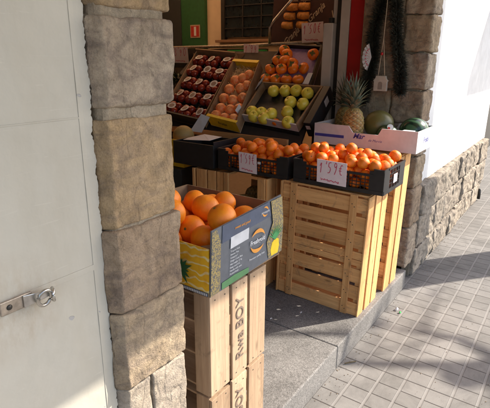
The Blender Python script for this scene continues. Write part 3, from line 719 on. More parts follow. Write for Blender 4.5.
# street side: sloping top with flap
side = MB().prism([(bx0, by0, bz0), (bx1, by0, bz0+0.012), (bx1, by0+0.004, bz0+0.012), (bx0, by0+0.004, bz0)],
           [(bx0-0.002, by0-0.010, 1.006), (bx1-0.022, by0-0.006, 1.024), (bx1-0.022, by0-0.002, 1.024), (bx0-0.002, by0-0.006, 1.006)]).build('long_side', M['slate'], t)
e = 0.0012
def onside(x, z): # point on the outer face of the street side
    k = (z-bz0)/(1.01-bz0); return Vector((x, by0 - 0.010*k - e, z))
def patch(name, pts, mat, d=0.0, par=None):
    mb = MB(); P = [onside(*p) + Vector((0, -d, 0)) for p in pts]
    mb.prism([p+Vector((0, 0.0008, 0)) for p in P], P); return mb.build(name, mat, par or t)
patch('navy_flap_print', [(bx0+.045, .955), (bx1-.085, .968), (bx1-.10, 1.020), (bx0+.045, 1.008)], M['navy'], 0.0004)
patch('scribble_print', [(bx0, bz0+.002), (bx0+.042, bz0+.003), (bx0+.040, .960), (bx0+.020, 1.004), (bx0, 1.002)], M['scaleprint'], 0.0002)
patch('scribble_print', [(bx1-.085, bz0+.014), (bx1-.001, bz0+.014), (bx1-.004, .93), (bx1-.024, 1.02), (bx1-.09, 1.018), (bx1-.07, .94), (bx1-.1, .88)], M['scaleprint'], 0.0002)
patch('white_label', [(bx0+.085, .925), (bx0+.175, .929), (bx0+.175, .965), (bx0+.085, .961)], M['whiteprint'], 0.0012)
patch('green_foot', [(bx0+.05, bz0+.004), (bx0+.185, bz0+.007), (bx0+.185, bz0+.026), (bx0+.11, bz0+.030), (bx0+.05, bz0+.026)], M['greenprint'], 0.0008)
patch('yellow_fruit_print', [(bx1-.068, bz0+.018), (bx1-.028, bz0+.018), (bx1-.022, .845), (bx1-.028, .872), (bx1-.05, .880), (bx1-.068, .868), (bx1-.075, .845)], M['yellowcard'], 0.0010)
mb = MB()
for a in range(9):
    an = radians(30+a*15); c0 = Vector((bx1-.05, 0.878)); tip = c0 + Vector((cos(an), sin(an)))*0.055
    q = [onside(c0.x-.004*sin(an), c0.y+.004*cos(an)), onside(c0.x+.004*sin(an), c0.y-.004*cos(an)), onside(tip.x, tip.y)]
    q = [p+Vector((0, -.0014-.0001*a, 0)) for p in q]
    mb.prism([p+Vector((0, .0004, 0)) for p in q], q)
mb.build('green_leaf_print', simple('bright_green_print', (0.06, 0.30, 0.10), 0.5, bmp=0), t)
def crescent(cx, cz, R_, th0, th1, w_, mat):
    mb = MB(); A = []; B = []
    for k in range(15):
        a = th0 + (th1-th0)*k/14; ww = w_*sin(pi*k/14)+.0004
        A.append(onside(cx+R_*cos(a), cz+R_*sin(a))+Vector((0, -.0012, 0))); B.append(onside(cx+(R_-ww)*cos(a), cz+(R_-ww)*sin(a))+Vector((0, -.0012, 0)))
    va = [mb.bm.verts.new(p) for p in A]; vb = [mb.bm.verts.new(p) for p in B]
    for k in range(14): mb.bm.faces.new((va[k], va[k+1], vb[k+1], vb[k]))
    return mb.build('orange_crescent', mat, t)
cx, cz_ = bx0+.228, .905
crescent(cx, cz_, .040, radians(15), radians(150), .013, M['orangeprint'])
crescent(cx, cz_, .040, radians(195), radians(330), .013, M['orangeprint'])
crescent(bx0+.262, .993, .017, radians(0), radians(130), .006, M['orangeprint'])
crescent(bx0+.262, .993, .017, radians(180), radians(320), .006, M['orangeprint'])
sideM = lambda x, z: frame(onside(x, z)+Vector((0, -.0014, 0)), (1, 0, 0), (0, 0, 1))
text_mesh('box_lettering', 'Freshgold', 0.021, M['whiteprint'], sideM(cx, .905), t, offset=0.0004)
text_mesh('box_lettering', 'pineapple', 0.012, M['whiteprint'], sideM(bx0+.262, .992), t)
text_mesh('box_lettering', 'sweet and good', 0.012, M['orangeprint'], sideM(bx0+.14, .985), t, shear=0.3)
text_mesh('box_lettering', 'Premium quality fruit', 0.010, M['whiteprint'], sideM(cx, .852), t)
for k in range(8):
    text_mesh('box_lettering', ['Tropical fruit', 'Ananas Pina', 'Category I', 'Origin Costa Rica', 'Net weight 12 kg', 'Keep cool 8 C', 'Handle with care', 'Packed fresh'][k], 0.0085, M['whiteprint'], sideM(bx0+.085, .916-k*.0105), t, align='LEFT')
# end facing the pillar with pineapple print
MB().prism([(bx0-.0005, by0+.0045, bz0), (bx0-.0005, by1, bz0), (bx0+.0035, by1, bz0), (bx0+.0035, by0+.0045, bz0)],
           [(bx0-.002, by0+.002, .950), (bx0-.002, by1, .952), (bx0+.002, by1, .952), (bx0+.002, by0+.002, .950)]).build('end_panel', M['pineprint'], t)
mb = MB(); c0 = Vector((0, 0.868, 0.868))
for a in range(13):
    an = radians(-60 + a*27); L = 0.034 + 0.008*(a % 3)
    dr = Vector((0, cos(an), sin(an))); pr = Vector((0, -sin(an), cos(an)))
    q = [c0-pr*.003, c0+dr*L*.5-pr*.006, c0+dr*L, c0+dr*L*.5+pr*.006, c0+pr*.003]
    q = [Vector((bx0-.0035-.0003*a-.0005, p.y, p.z)) for p in q]
    mb.prism([p+Vector((.0003, 0, 0)) for p in q], q)
mb.build('leaf_print', M['leafprint'], t)
mb = MB()
for k in range(34): mb.box(bx0-.004, bx0-.0022, by0+.01+k*.0065, by0+.013+k*.0065, bz0+.003, bz0+.010)
mb.build('dotted_print', M['whiteprint'], t)
MB().box(bx0-.0028, bx0-.0008, by0+.0048, by1-.01, bz0+.001, bz0+.012).build('dark_foot_print', M['slate'], t)
MB().box(bx0+.004, bx1-.001, by1-.004, by1, bz0, .985).build('rear_side', M['browncard'], t)
MB().box(bx1-.004, bx1, by0+.005, by1-.005, bz0+.012, .985).build('inner_end_panel', M['browncard'], t)
MB().box(bx0+.004, bx1-.005, by0+.005, by1-.005, bz0+.0005, bz0+.005).build('base', M['browncard'], t)
mb = MB()
for (yA) in (by0+.006, by1-.03):
    mb.prism([(bx0+.006, yA, .946), (bx0+.05, yA, .946), (bx0+.006, yA+.03, .946)], [(bx0+.006, yA, .950), (bx0+.05, yA, .950), (bx0+.006, yA+.03, .950)])
mb.build('corner_flap', M['browncard'], t)

# ------------------------------------------------------------ fruit meshes and piles
def fruit_mesh(name, mat, kind, seed):
    bm = bmesh.new(); bmesh.ops.create_uvsphere(bm, u_segments=28, v_segments=18, radius=1.0)
    o3 = Vector((seed*3.1, seed*7.7, seed))
    for v in bm.verts:
        p = v.co; rxy = sqrt(p.x*p.x+p.y*p.y); top = p.z
        k = 1 + 0.045*noise.noise(p*1.6+o3)
        if kind == 'citrus':
            p.z *= 0.93; k *= 1 - 0.05*math.exp(-(rxy/0.16)**2)
        elif kind == 'apple':
            k *= 1 + 0.02*cos(5*math.atan2(p.y, p.x))*max(0, -p.z)
            if top > 0: p.z -= 0.30*math.exp(-(rxy/0.32)**2)
            else: p.z += 0.16*math.exp(-(rxy/0.26)**2)
            k2 = 1 - 0.10*max(0, -top)*1.0; p.x *= k2; p.y *= k2
        elif kind == 'persim':
            p.z *= 0.80; k *= 1 + 0.025*cos(4*math.atan2(p.y, p.x))
        elif kind == 'plum':
            k *= 1 - 0.05*math.exp(-(math.atan2(p.y, p.x)/0.25)**2)
            if top > 0: p.z -= 0.12*math.exp(-(rxy/0.25)**2)
        v.co = p*k
    me = bpy.data.meshes.new(name); bm.to_mesh(me); bm.free()
    for pl in me.polygons: pl.use_smooth = True
    me.materials.append(mat); return me
def extra_mesh(kind):
    mb = MB()
    if kind == 'citrus':
        mb.lathe([(0.11, 0.885), (0.085, 0.912), (0.02, 0.92)], 6)
    elif kind in ('apple', 'plum'):
        mb.tube([(0, 0, 0.62 if kind == 'apple' else 0.8), (0.03, 0, 0.85), (0.1, 0, 1.06)], [0.035, 0.03, 0.045], 6)
    else:
        for k in range(4):
            a = k*pi/2+.3; d = Vector((cos(a), sin(a), 0)); s = Vector((-sin(a), cos(a), 0))
            q = [d*.05-s*.1, d*.3-s*.2, d*.52, d*.3+s*.2, d*.05+s*.1]
            zz = [0.80, .80, .74, .80, .80]
            mb.prism([Vector((p.x, p.y, z)) for p, z in zip(q, zz)], [Vector((p.x, p.y, z+.03)) for p, z in zip(q, zz)])
        mb.lathe([(0.09, 0.79), (0.06, 0.86)], 8)
    me = bpy.data.meshes.new('stem'); mb.bm.to_mesh(me); mb.bm.free()
    me.materials.append(M['calyx'] if kind != 'apple' else M['stem']); return me
FR = {}
def get(kind, mat, name):
    key = (kind, name)
    if key not in FR: FR[key] = ([fruit_mesh(name, mat, kind, s) for s in (1, 2, 3)], extra_mesh(kind))
    return FR[key]
def put_fruit(name, kind, mat, cat, p, rad, label, group, rr_, updir=None, spread=1.2, stem=True):
    ms, ex = get(kind, mat, name)
    o = bpy.data.objects.new(name, rr_.choice(ms)); C.objects.link(o)
    o.location = p; o.scale = (rad,)*3
    up = (Vector(updir or (0, 0, 1)) + Vector([rr_.uniform(-spread, spread) for _ in range(3)])).normalized()
    o.rotation_euler = (up.to_track_quat('Z', 'Y').to_matrix().to_4x4() @ Matrix.Rotation(rr_.uniform(0, 6.28), 4, 'Z')).to_euler()
    tag(o, label, cat, group)
    if stem:
        e_ = bpy.data.objects.new('stem', ex); C.objects.link(e_); e_.parent = o
    return o
def pack(n, dims, rad, seed, iters=420):
    """spheres dropped and relaxed in a box dims=(x,y), floor z=0 ; returns centres"""
    g = np.random.default_rng(seed); R_ = rad*(1+g.uniform(-.07, .07, n))
    P = np.column_stack([g.uniform(rad, dims[0]-rad, n), g.uniform(rad, dims[1]-rad, n), g.uniform(rad, rad*2+rad*2*n*rad*rad*4/(dims[0]*dims[1])*1.2, n)])
    for it in range(iters):
        P[:, 2] -= 0.0016*(1 - it/iters*0.85)
        # pull gently to the centre, heaps the pile
        for _ in range(2):
            D = P[:, None]-P[None]; L = np.linalg.norm(D, axis=2)+np.eye(n)*9
            ov = np.clip(R_[:, None]+R_[None]-L, 0, None)
            P += 0.42*(D/L[..., None]*ov[..., None]).sum(1)
            for a in (0, 1): P[:, a] = np.clip(P[:, a], R_, dims[a]-R_)
            P[:, 2] = np.maximum(P[:, 2], R_)
    return P, R_

# oranges in the printed box
P, R_ = pack(40, (0.372, 0.418), 0.0445, 5)
rr = random.Random(11)
for p, q in zip(P, R_):
    put_fruit('orange', 'citrus', M['orange'], 'orange', (bx0+.006+p[0], by0+.006+p[1], bz0+.006+p[2]), q, 'large bright orange heaped in the printed carton by the pillar', 'large oranges in the printed carton', rr)

# ------------------------------------------------------------ black plastic trays
def black_tray(label, x0, x1, y0, y1, z0, h, sticker=False):
    t = empty('plastic_tray', ((x0+x1)/2, (y0+y1)/2, z0), label, 'tray', 'black lattice fruit trays')
    mt = M['blackplastic']; th = 0.006
    def lattice(along, fixed, a0, a1, name, low):
        mb = MB(); L = a1-a0; cw = 0.055
        def bx(u0, u1, z_0, z_1, pr=0.0):
            if along == 'y': mb.box(fixed-pr, fixed+th+pr, u0, u1, z_0, z_1)
            else: mb.box(u0, u1, fixed-pr, fixed+th+pr, z_0, z_1)
        zt = z0+h; zl = zt-0.028 if low else zt
        # solid corners, raised
        bx(a0, a0+cw, z0, zt); bx(a1-cw, a1, z0, zt)
        bx(a0+cw, a0+cw+.02, z0, zt-.012); bx(a1-cw-.02, a1-cw, z0, zt-.012)
        bx(a0+.001, a1-.001, z0+.0005, z0+.020, .002)
        bx(a0+cw, a1-cw, zl-.012, zl, .002)
        n = max(4, int((L-2*cw-.04)/0.021)); hgt = zl-.012-(z0+.020)
        for k in range(1, n):
            u_ = a0+cw+.02+(L-2*cw-.04)*k/n; w_ = 0.0045 if k % (max(2, n//3)) == 0 else 0.0014
            bx(u_-w_, u_+w_, z0+.020, zl-.012, -.001)
        for k in range(1, 4):
            zz = z0+.020+hgt*k/4; bx(a0+cw+.02, a1-cw-.02, zz-.002, zz+.002, -.0015)
        return mb.build(name, mt, t)
    lattice('y', x0, y0, y1, 'long_side', True); lattice('y', x1-th, y0, y1, 'long_side', True)
    lattice('x', y0, x0+th+.0005, x1-th-.0005, 'short_side', False); lattice('x', y1-th, x0+th+.0005, x1-th-.0005, 'short_side', False)
    mb = MB()
    for k in range(14):
        xx = x0+.01+(x1-x0-.02)*k/14; mb.box(xx, xx+.012, y0+.007, y1-.007, z0+.001, z0+.004)
    mb.build('base', mt, t)
    for (xa, xb) in ((x0-.006, x0-.0025), (x1+.0025, x1+.006)):
        for (ya, yb) in ((y0, y0+.052), (y1-.052, y1)): MB().box(xa, xb, ya, yb, z0+h-.012, z0+h-.001).build('rim_corner', mt, t)
    if sticker:
        MB().box(x0+.13, x0+.185, y0-.0045, y0-.0025, z0+.04, z0+.085).build('white_sticker', M['paper'], t)
    return t
tr1 = black_tray('black lattice plastic tray of mandarins nearest the pineapple and the street', 2.165, 2.475, 0.715, 1.215, 0.814, 0.128, True)
tr2 = black_tray('black lattice plastic tray of mandarins in the middle, left of the first one', 2.175, 2.465, 1.255, 1.745, 0.808, 0.128)
P, R_ = pack(114, (0.295, 0.485), 0.0305, 21, 380)
rr = random.Random(5)
for p, q in zip(P, R_):
    put_fruit('mandarin', 'citrus', M['mandarin'], 'mandarin', (2.172+p[0], .722+p[1], .819+p[2]), q, 'small glossy mandarin heaped in the black tray nearest the street', 'mandarins in the nearest tray', rr)
P, R_ = pack(94, (0.275, 0.475), 0.0300, 22, 380)
for p, q in zip(P, R_):
    put_fruit('mandarin', 'citrus', M['mandarin'], 'mandarin', (2.182+p[0], 1.262+p[1], .813+p[2]), q, 'small shaded mandarin heaped in the middle black tray', 'mandarins in the middle tray', rr)
price_tag("pink handwritten price card on the front of the nearest mandarin tray", (2.150, 0.985, 0.895), (0, -1, -0.03), (-.12, 0, 1), 0.165, 0.125, "1'59€", 'mandarina', 0.55)
price_tag("pink handwritten price card on the front of the middle mandarin tray", (2.160, 1.515, 0.875), (0, -1, -0.03), (-.12, 0, 1), 0.125, 0.118, "1'59€", 'mandarina', 0.43)
tag(MB().box(2.165, 2.1675, 1.43, 1.45, .876, .890).build('card_clip', M['paper']), 'tiny white clip on the middle mandarin tray', 'clip')

# ------------------------------------------------------------ dark empty box, yellow box with melon, papers at left
t = empty('black_box', (2.3, 1.99, .80), 'black cardboard box with open top left of the mandarin trays', 'box')
a0, a1, c0_, c1_, z_0, z_1 = 2.165, 2.45, 1.775, 2.105, 0.80, 0.945
MB().box(a0, a0+.006, c0_, c1_, z_0, z_1).build('side', M['blackplastic'], t, bevel=.001)
MB().box(a1-.006, a1, c0_, c1_, z_0, z_1).build('side', M['blackplastic'], t, bevel=.001)
MB().box(a0+.007, a1-.007, c0_, c0_+.006, z_0, z_1+.02).build('side', M['blackplastic'], t, bevel=.001)
MB().box(a0+.007, a1-.007, c1_-.006, c1_, z_0, z_1).build('side', M['blackplastic'], t, bevel=.001)
MB().box(a0+.007, a1-.007, c0_+.007, c1_-.007, z_0, z_0+.006).build('base', M['blackplastic'], t)
def paper(label, pts, name='paper_sheet'):
    mb = MB(); n = (Vector(pts[1])-Vector(pts[0])).cross(Vector(pts[2])-Vector(pts[0])).normalized()*.0012
    mb.prism([Vector(p) for p in pts], [Vector(p)+n for p in pts]); return tag(mb.build(name, M['paper']), label, 'paper')
paper('folded white paper lying on top of the black box', [(2.19, 2.04, .952), (2.25, 1.87, .955), (2.36, 1.86, .965), (2.33, 1.98, .975), (2.26, 2.06, .953)])
t = empty('yellow_carton', (2.56, 2.25, .78), 'yellow carton holding a netted melon behind the pillar', 'carton')
MB().box(2.28, 2.286, 2.125, 2.55, 0.74, .925).build('side', M['yellowcard'], t)
MB().box(2.287, 2.60, 2.125, 2.131, .74, .925).build('side', M['yellowcard'], t)
MB().box(2.287, 2.60, 2.132, 2.55, .74, .746).build('base', M['yellowcard'], t)
tag(MB().box(2.24, 2.6, 2.115, 2.56, 0.13, .736).build('storage_box', M['darkpaint'], bevel=.005), 'dark storage box under the yellow carton', 'box')
def ball(name, c, r_, mat, label, cat, sc=(1, 1, 1), stripes=False, rot=(0, 0, 0)):
    bm = bmesh.new(); bmesh.ops.create_uvsphere(bm, u_segments=40, v_segments=28, radius=1.0)
    for v in bm.verts:
        p = v.co; v.co = Vector((p.x*sc[0], p.y*sc[1], p.z*sc[2]))*r_*(1+.012*noise.noise(p*2+Vector(c)*9))
    me = bpy.data.meshes.new(name); bm.to_mesh(me); bm.free(); o = link(name, me, mat, smooth=True); o.location = c; o.rotation_euler = rot
    return tag(o, label, cat)
ball('melon', (2.42, 2.25, .925), .075, M['melon_yellow'], 'netted brown cantaloupe in the yellow carton beside the pillar', 'melon')
paper('crumpled white paper bag standing behind the black box', [(2.48, 2.24, .955), (2.50, 2.15, .95), (2.52, 2.09, 1.06), (2.5, 2.15, 1.08)])

# ------------------------------------------------------------ slanted fruit boxes
def slant_box(name, label, q, h, mside, mbase, mfront=None, th=0.010, hb=None, top=None):
    """q = floor corners: front-left, front-right, back-right, back-left"""
    q = [Vector(p) for p in q]; n = (q[1]-q[0]).cross(q[3]-q[0]).normalized()
    c = sum(q, Vector())/4
    t = empty(name, tuple(c), label, 'fruit box')
    ins = [p+(c-p).normalized()*th*1.6 for p in q]
    names = ['front_side', 'right_side', 'back_side', 'left_side']
    for i in range(4):
        j = (i+1) % 4; a, b, a2, b2 = q[i], q[j], ins[i], ins[j]
        sh = (b-a).normalized()*0.0006
        a, a2, b, b2 = a+sh, a2+sh, b-sh, b2-sh
        hh = h if i != 2 else (hb or h)
        m_ = (mfront or mside) if i == 0 else (top if (i == 2 and top) else mside)
        MB().prism([a, b, b2, a2], [a+n*hh, b+n*hh, b2+n*hh, a2+n*hh]).build(names[i], m_, t)
    MB().prism([p-n*.004 for p in q], [p for p in ins] if False else [p-n*.0002 for p in q]).build('base', mbase, t)
    return t, q, n
def bil(q, s, tt): return (q[0]*(1-s)+q[1]*s)*(1-tt) + (q[3]*(1-s)+q[2]*s)*tt
# plums
tp, q, n = slant_box('plum_box', 'brown slanted box of dark red plums in labelled punnets beside the pillar',
    [(2.648, 2.641, 1.0), (2.602, 2.196, .967), (3.227, 2.348, 1.421), (3.268, 2.812, 1.45)], 0.075, M['browncard'], M['browncard'], M['darkmetal'], hb=.10)
rr = random.Random(8)
ringm = M['paper']
uu = (q[1]-q[0]).normalized(); vv = n.cross(uu)
for i in range(3):
    for j in range(5):
        c = bil(q, (i+.5)/3, (j+.5)/5) + n*.004
        sx_, sy_ = 0.066, 0.058
        F = frame(c + uu*rr.uniform(-.008, .008) + vv*rr.uniform(-.008, .008), uu, vv) @ Matrix.Rotation(rr.uniform(-.09, .09), 4, 'Z')
        t = empty('punnet', tuple(c), 'clear punnet of dark red plums with a round white label', 'punnet', 'plum punnets in the slanted box')
        mb = MB()
        for (xa, xb, ya, yb) in ((-sx_, sx_, -sy_, -sy_+.002), (-sx_, sx_, sy_-.002, sy_), (-sx_, -sx_+.002, -sy_+.002, sy_-.002), (sx_-.002, sx_, -sy_+.002, sy_-.002)):
            mb.box(xa, xb, ya, yb, 0, .03, F)
        mb.box(-sx_+.003, sx_-.003, -sy_+.003, sy_-.003, 0, .0015, F)
        mb.build('punnet_tray', M['blackplastic'], t)
        tilt = Matrix.Translation((rr.uniform(-.008, .008), rr.uniform(-.006, .006), .071)) @ Matrix.Rotation(rr.uniform(-.25, .25), 4, 'X')@ Matrix.Rotation(rr.uniform(-.2, .2), 4, 'Y')
        MB().lathe([(0.034, 0), (0.034, .001)], 22, F @ tilt).build('round_label', ringm, t)
        MB().lathe([(0.021, .0012), (0.021, .0018)], 16, F @ tilt).build('label_print', M['stickergrey'], t)
        for dx in (-1, 1):
            for dy in (-1, 1):
                p = F @ Vector((dx*.031, dy*.027, .034+rr.uniform(0, .006)))
                put_fruit('plum', 'plum', M['plum'], 'plum', p, .0315, 'dark red plum in a punnet of the slanted box', 'red plums in punnets', rr, n, .7, stem=False)
# nectarines
tn, q, n = slant_box('nectarine_box', 'yellow rimmed slanted carton of pinkish nectarines on straw, right of the plums',
    [(2.633, 2.175, .989), (2.596, 1.885, .963), (3.15, 2.071, 1.365), (3.164, 2.322, 1.375)], 0.085, M['browncard'], M['straw'], M['yellowcard'], hb=.085, top=M['yellowcard'])
uu = (q[1]-q[0]).normalized(); vv = n.cross(uu)
fr0 = bil(q, 0, 0); fr1 = bil(q, 1, 0)
mb = MB(); mb.prism([q[3]+n*.087, q[2]+n*.087, q[2]+n*.087-vv*.03, q[3]+n*.087-vv*.03], [q[3]+n*.090, q[2]+n*.090, q[2]+n*.090-vv*.03, q[3]+n*.090-vv*.03]); mb.build('top_rim', M['yellowcard'], tn)
mb = MB(); mb.prism([q[0]+n*.087, q[1]+n*.087, q[1]+n*.087+vv*.022, q[0]+n*.087+vv*.022], [q[0]+n*.090, q[1]+n*.090, q[1]+n*.090+vv*.022, q[0]+n*.090+vv*.022]); mb.build('front_rim', M['yellowcard'], tn)
F = frame(bil(q, .5, 0)+n*.045-vv*.002, uu, n)
text_mesh('box_lettering', 'Frutas', 0.035, M['darkmetal'], F, tn)
# straw bedding
mb = MB()
for k in range(1700):
    c = bil(q, rr.uniform(.08, .92), rr.uniform(.05, .97)) + n*rr.uniform(.008, .052); d = (uu*rr.uniform(-1, 1)+vv*rr.uniform(-1, 1)+n*rr.uniform(-.2, .2)).normalized()*.022
    s_ = d.cross(n).normalized()*.0011; vs = [mb.bm.verts.new(p) for p in (c-d-s_, c-d+s_, c+d+s_*1.0, c+d-s_)]; mb.bm.faces.new(vs)
mb.build('straw_bedding', M['straw'], tn)
for (s, tt) in ((.2, .08), (.5, .07), (.8, .09), (.25, .2), (.58, .21), (.84, .25), (.2, .36), (.52, .36), (.82, .42), (.24, .52), (.62, .56), (.3, .68), (.8, .62), (.55, .73), (.72, .80)):
    p = bil(q, s, tt) + n*.05
    put_fruit('nectarine', 'plum', M['nect'], 'nectarine', p, .040, 'pinkish orange nectarine on straw in the yellow rimmed carton', 'nectarines in the yellow rimmed carton', rr, n, 1.0, stem=False)
# apples
ta, q, n = slant_box('apple_box', 'dark lined slanted box of yellow apples with a cream front lip',
    [(2.694, 1.924, 1.029), (2.653, 1.459, 1.0), (2.969, 1.444, 1.229), (2.986, 1.943, 1.241)], 0.060, M['browncard'], M['blackplastic'], M['whitecard'], hb=.06)
uu = (q[1]-q[0]).normalized(); vv = n.cross(uu)
MB().prism([bil(q, .04, .05)+n*.001, bil(q, .96, .05)+n*.001, bil(q, .96, .96)+n*.001, bil(q, .04, .96)+n*.001], [bil(q, .04, .05)+n*.004, bil(q, .96, .05)+n*.004, bil(q, .96, .96)+n*.004, bil(q, .04, .96)+n*.004]).build('dark_liner', M['blackplastic'], ta)
a = q[0]-vv*.004; b = q[1]-vv*.004
MB().prism([a-n*.10, b-n*.10, b-n*.10-vv*.005, a-n*.10-vv*.005], [a-n*.006, b-n*.006, b-n*.006-vv*.005, a-n*.006-vv*.005]).build('dark_front_apron', M['darkmetal'], ta)
for (s, tt) in ((.13, .16), (.30, .17), (.47, .19), (.22, .05), (.40, .05), (.70, .30), (.82, .06), (.65, .55), (.86, .54), (.26, .80), (.45, .83), (.62, .86), (.82, .82)):
    p = bil(q, s, tt) + n*.044
    put_fruit('apple', 'apple', M['apple'], 'apple', p, .0425, 'yellow green apple in the dark lined slanted box', 'yellow apples in the slanted box', rr, n, .6)
put_fruit('mandarin', 'citrus', M['mandarin'], 'mandarin', bil(q, .6, .05)+n*.03, .026, 'single orange mandarin among the yellow apples', None, rr)
paper('white torn card flap on the upper left corner of the apple box', [q[3]+n*.062, q[3]+n*.062-vv*.1, q[3]+n*.12-vv*.09+uu*.05, q[3]+n*.13+uu*.055], 'card_flap')
paper('white card flap on the lower left corner of the apple box', [q[0]+n*.02-vv*.008, q[0]+n*.10-vv*.008-uu*.03, q[0]+n*.12+vv*.04-uu*.02, q[0]+n*.03+vv*.04], 'card_flap')
# upright black box at the right end
t = empty('black_carton', (2.9, 1.40, 1.05), 'black carton standing upright at the right end of the apple box', 'carton')
Fx = frame((2.80, 1.402, 1.13), (0.72, 0.0, 0.60), (-0.60, 0, 0.72))
MB().box(-.17, .17, -.07, .055, -.02, .03, Fx).build('carton_body', M['blackplastic'], t, bevel=.003)
Fx2 = Fx
MB().box(.045, .10, -.015, .035, .0305, .0315, Fx).build('white_sticker', M['paper'], t)
MB().box(-.172, -.1705, .0, .03, -.01, .02, Fx).build('white_sticker', M['paper'], t)
# persimmons
tq, q, n = slant_box('persimmon_box', 'steep purple lined tray of orange persimmons under the steel rail',
    [(3.027, 1.997, 1.252), (3.018, 1.57, 1.241), (3.233, 1.600, 1.515), (3.258, 1.953, 1.535)], 0.045, M['darkmetal'], M['purple'], M['darkmetal'])
uu = (q[1]-q[0]).normalized(); vv = n.cross(uu)
MB().prism([bil(q, .04, .04)+n*.001, bil(q, .96, .04)+n*.001, bil(q, .96, .96)+n*.001, bil(q, .04, .96)+n*.001], [bil(q, .04, .04)+n*.008, bil(q, .96, .04)+n*.008, bil(q, .96, .96)+n*.008, bil(q, .04, .96)+n*.008]).build('purple_liner', M['purple'], tq)
MB().box(2.99, 3.30, 1.585, 2.02, 1.0, 1.225).build('support_block', M['darkmetal'], tq)
for (s, tt) in ((.10, .10), (.30, .10), (.52, .11), (.74, .13), (.08, .33), (.34, .33), (.14, .56), (.56, .38), (.77, .41), (.28, .72), (.32, .55), (.50, .50), (.87, .76), (.17, .82)):
    p = bil(q, s, tt) + n*(.046 if (s, tt) not in ((.32, .55), (.34, .33)) else .06)
    put_fruit('persimmon', 'persim', M['persim'], 'persimmon', p, .0425, 'orange persimmon in the steep purple lined tray', 'persimmons in the purple lined tray', rr, n, .9)
MB().prism([bil(q, .86, .03)+n*.05, bil(q, .97, .03)+n*.05, bil(q, .99, .30)+n*.05, bil(q, .90, .30)+n*.05], [p+n*.0015 for p in (bil(q, .86, .03)+n*.05, bil(q, .97, .03)+n*.05, bil(q, .99, .30)+n*.05, bil(q, .90, .30)+n*.05)]).build('white_sticker', M['paper'], tq)
# green crate strip, tags
t = empty('green_crate', (3.4, 2.3, 1.38), 'bright green plastic crate edge behind the nectarine carton', 'crate')
MB().box(3.41, 3.44, 2.22, 2.62, 1.40, 1.52).build('crate_side', M['greenplastic'], t, bevel=.004)
MB().box(3.40, 3.409, 2.22, 2.62, 1.485, 1.505).build('crate_rim', M['greenplastic'], t, bevel=.002)
t = empty('green_crate', (3.4, 2.8, 1.38), 'pale green crate edge above the plum box', 'crate')
MB().box(3.41, 3.44, 2.80, 2.95, 1.43, 1.50).build('crate_side', simple('pale_green_plastic', (.12, .2, .11), .5), t, bevel=.004)
price_tag('pink price card hanging on the rail beside the pillar', (3.40, 3.165, 1.475), (0, -1, 0), (-.1, 0, 1), .19, .14, "3'90", 'ciruela')
price_tag('pink price card hanging on the rail before the green crate', (3.385, 2.35, 1.495), (0, -1, -.08), (-.1, 0, 1), .15, .135, "1'99", 'nectarina')
price_tag('pink price card in front of the brown banner', (3.42, 1.80, 1.645), (0, -1, .04), (-.05, 0, 1), .185, .145, "1'50€", 'manzana')
paper('blank white card tucked at the left of the persimmon tray', [(3.25, 2.06, 1.445), (3.25, 2.02, 1.41), (3.27, 1.955, 1.48), (3.27, 1.995, 1.53)], 'blank_card')
tag(MB().box(3.30, 3.38, 2.40, 2.92, 1.44, 1.49).build('cardboard_lid', M['browncard'], bevel=.002), 'brown cardboard lid lying behind the plum box', 'lid')
# moss-green heap left behind plums
mb = MB()
for k in range(2600):
    c = Vector((3.05+rr.uniform(-.18, .22), 3.05+rr.uniform(-.2, .32), 1.22+rr.uniform(-.16, .10))); a_ = rr.uniform(0, 6.28); b_ = rr.uniform(-1, 1)
    d = Vector((cos(a_), sin(a_), b_)).normalized()*.03; s_ = d.cross(Vector((.3, .5, .8))).normalized()*.006
    mb.bm.faces.new([mb.bm.verts.new(p) for p in (c-d, c+s_, c+d, c-s_)])
tag(mb.build('leafy_greens', simple('leafy_green', (.05, .075, .02), .6)), 'dark leafy greens heaped behind the plums by the pillar', 'vegetables', kind='stuff')

# ------------------------------------------------------------ white carton with pineapple and melons
t = empty('white_carton', (2.75, 1.0, .95), 'white fruit carton with notched sides holding a pineapple and melons', 'carton')
wx0, wx1, wy0, wy1, wz0, wz1 = 2.585, 2.90, 0.695, 1.315, 0.957, 1.078
mb = MB()   # -x face with the notch
prof = [(wy1, wz0), (wy0, wz0), (wy0, wz1), (wy0+.20, wz1), (wy0+.22, wz1-.038), (wy1-.25, wz1-.038), (wy1-.22, wz1), (wy1, wz1)]
mb.prism([(wx0, y, z) for y, z in prof], [(wx0+.006, y, z) for y, z in prof]); mb.build('long_side', M['whitecard'], t)
mb = MB(); mb.prism([(wx1-.006, y, z) for y, z in prof], [(wx1, y, z) for y, z in prof]); mb.build('long_side', M['whitecard'], t)
for (ya, yb) in ((wy0, wy0+.006), (wy1-.006, wy1)): MB().box(wx0+.0065, wx1-.0065, ya, yb, wz0, wz1-.001).build('short_side', M['whitecard'], t)
MB().box(wx0+.007, wx1-.007, wy0+.007, wy1-.007, wz0, wz0+.005).build('base', M['whitecard'], t)
for yy in (wy0+.03, wy1-.09): MB().box(wx0+.007, wx0+.05, yy, yy+.06, wz1-.005, wz1-.001).build('corner_flap', M['whitecard'], t)
text_mesh('carton_lettering', 'Mar', .042, M['blueprint'], frame((wx0-.0006, 1.03, 1.022), (0, -1, 0), (0, 0, 1)), t, shear=.35, offset=.001)
text_mesh('carton_lettering', 'de Murcia', .020, M['blueprint'], frame((wx0-.0006, .93, 1.005), (0, -1, 0), (0, 0, 1)), t, shear=.3)
text_mesh('carton_lettering', 'Fruits', .045, M['blueprint'], frame((wx0+.17, wy0-.0006, 1.015), (1, 0, 0), (0, 0, 1)), t, shear=.3)
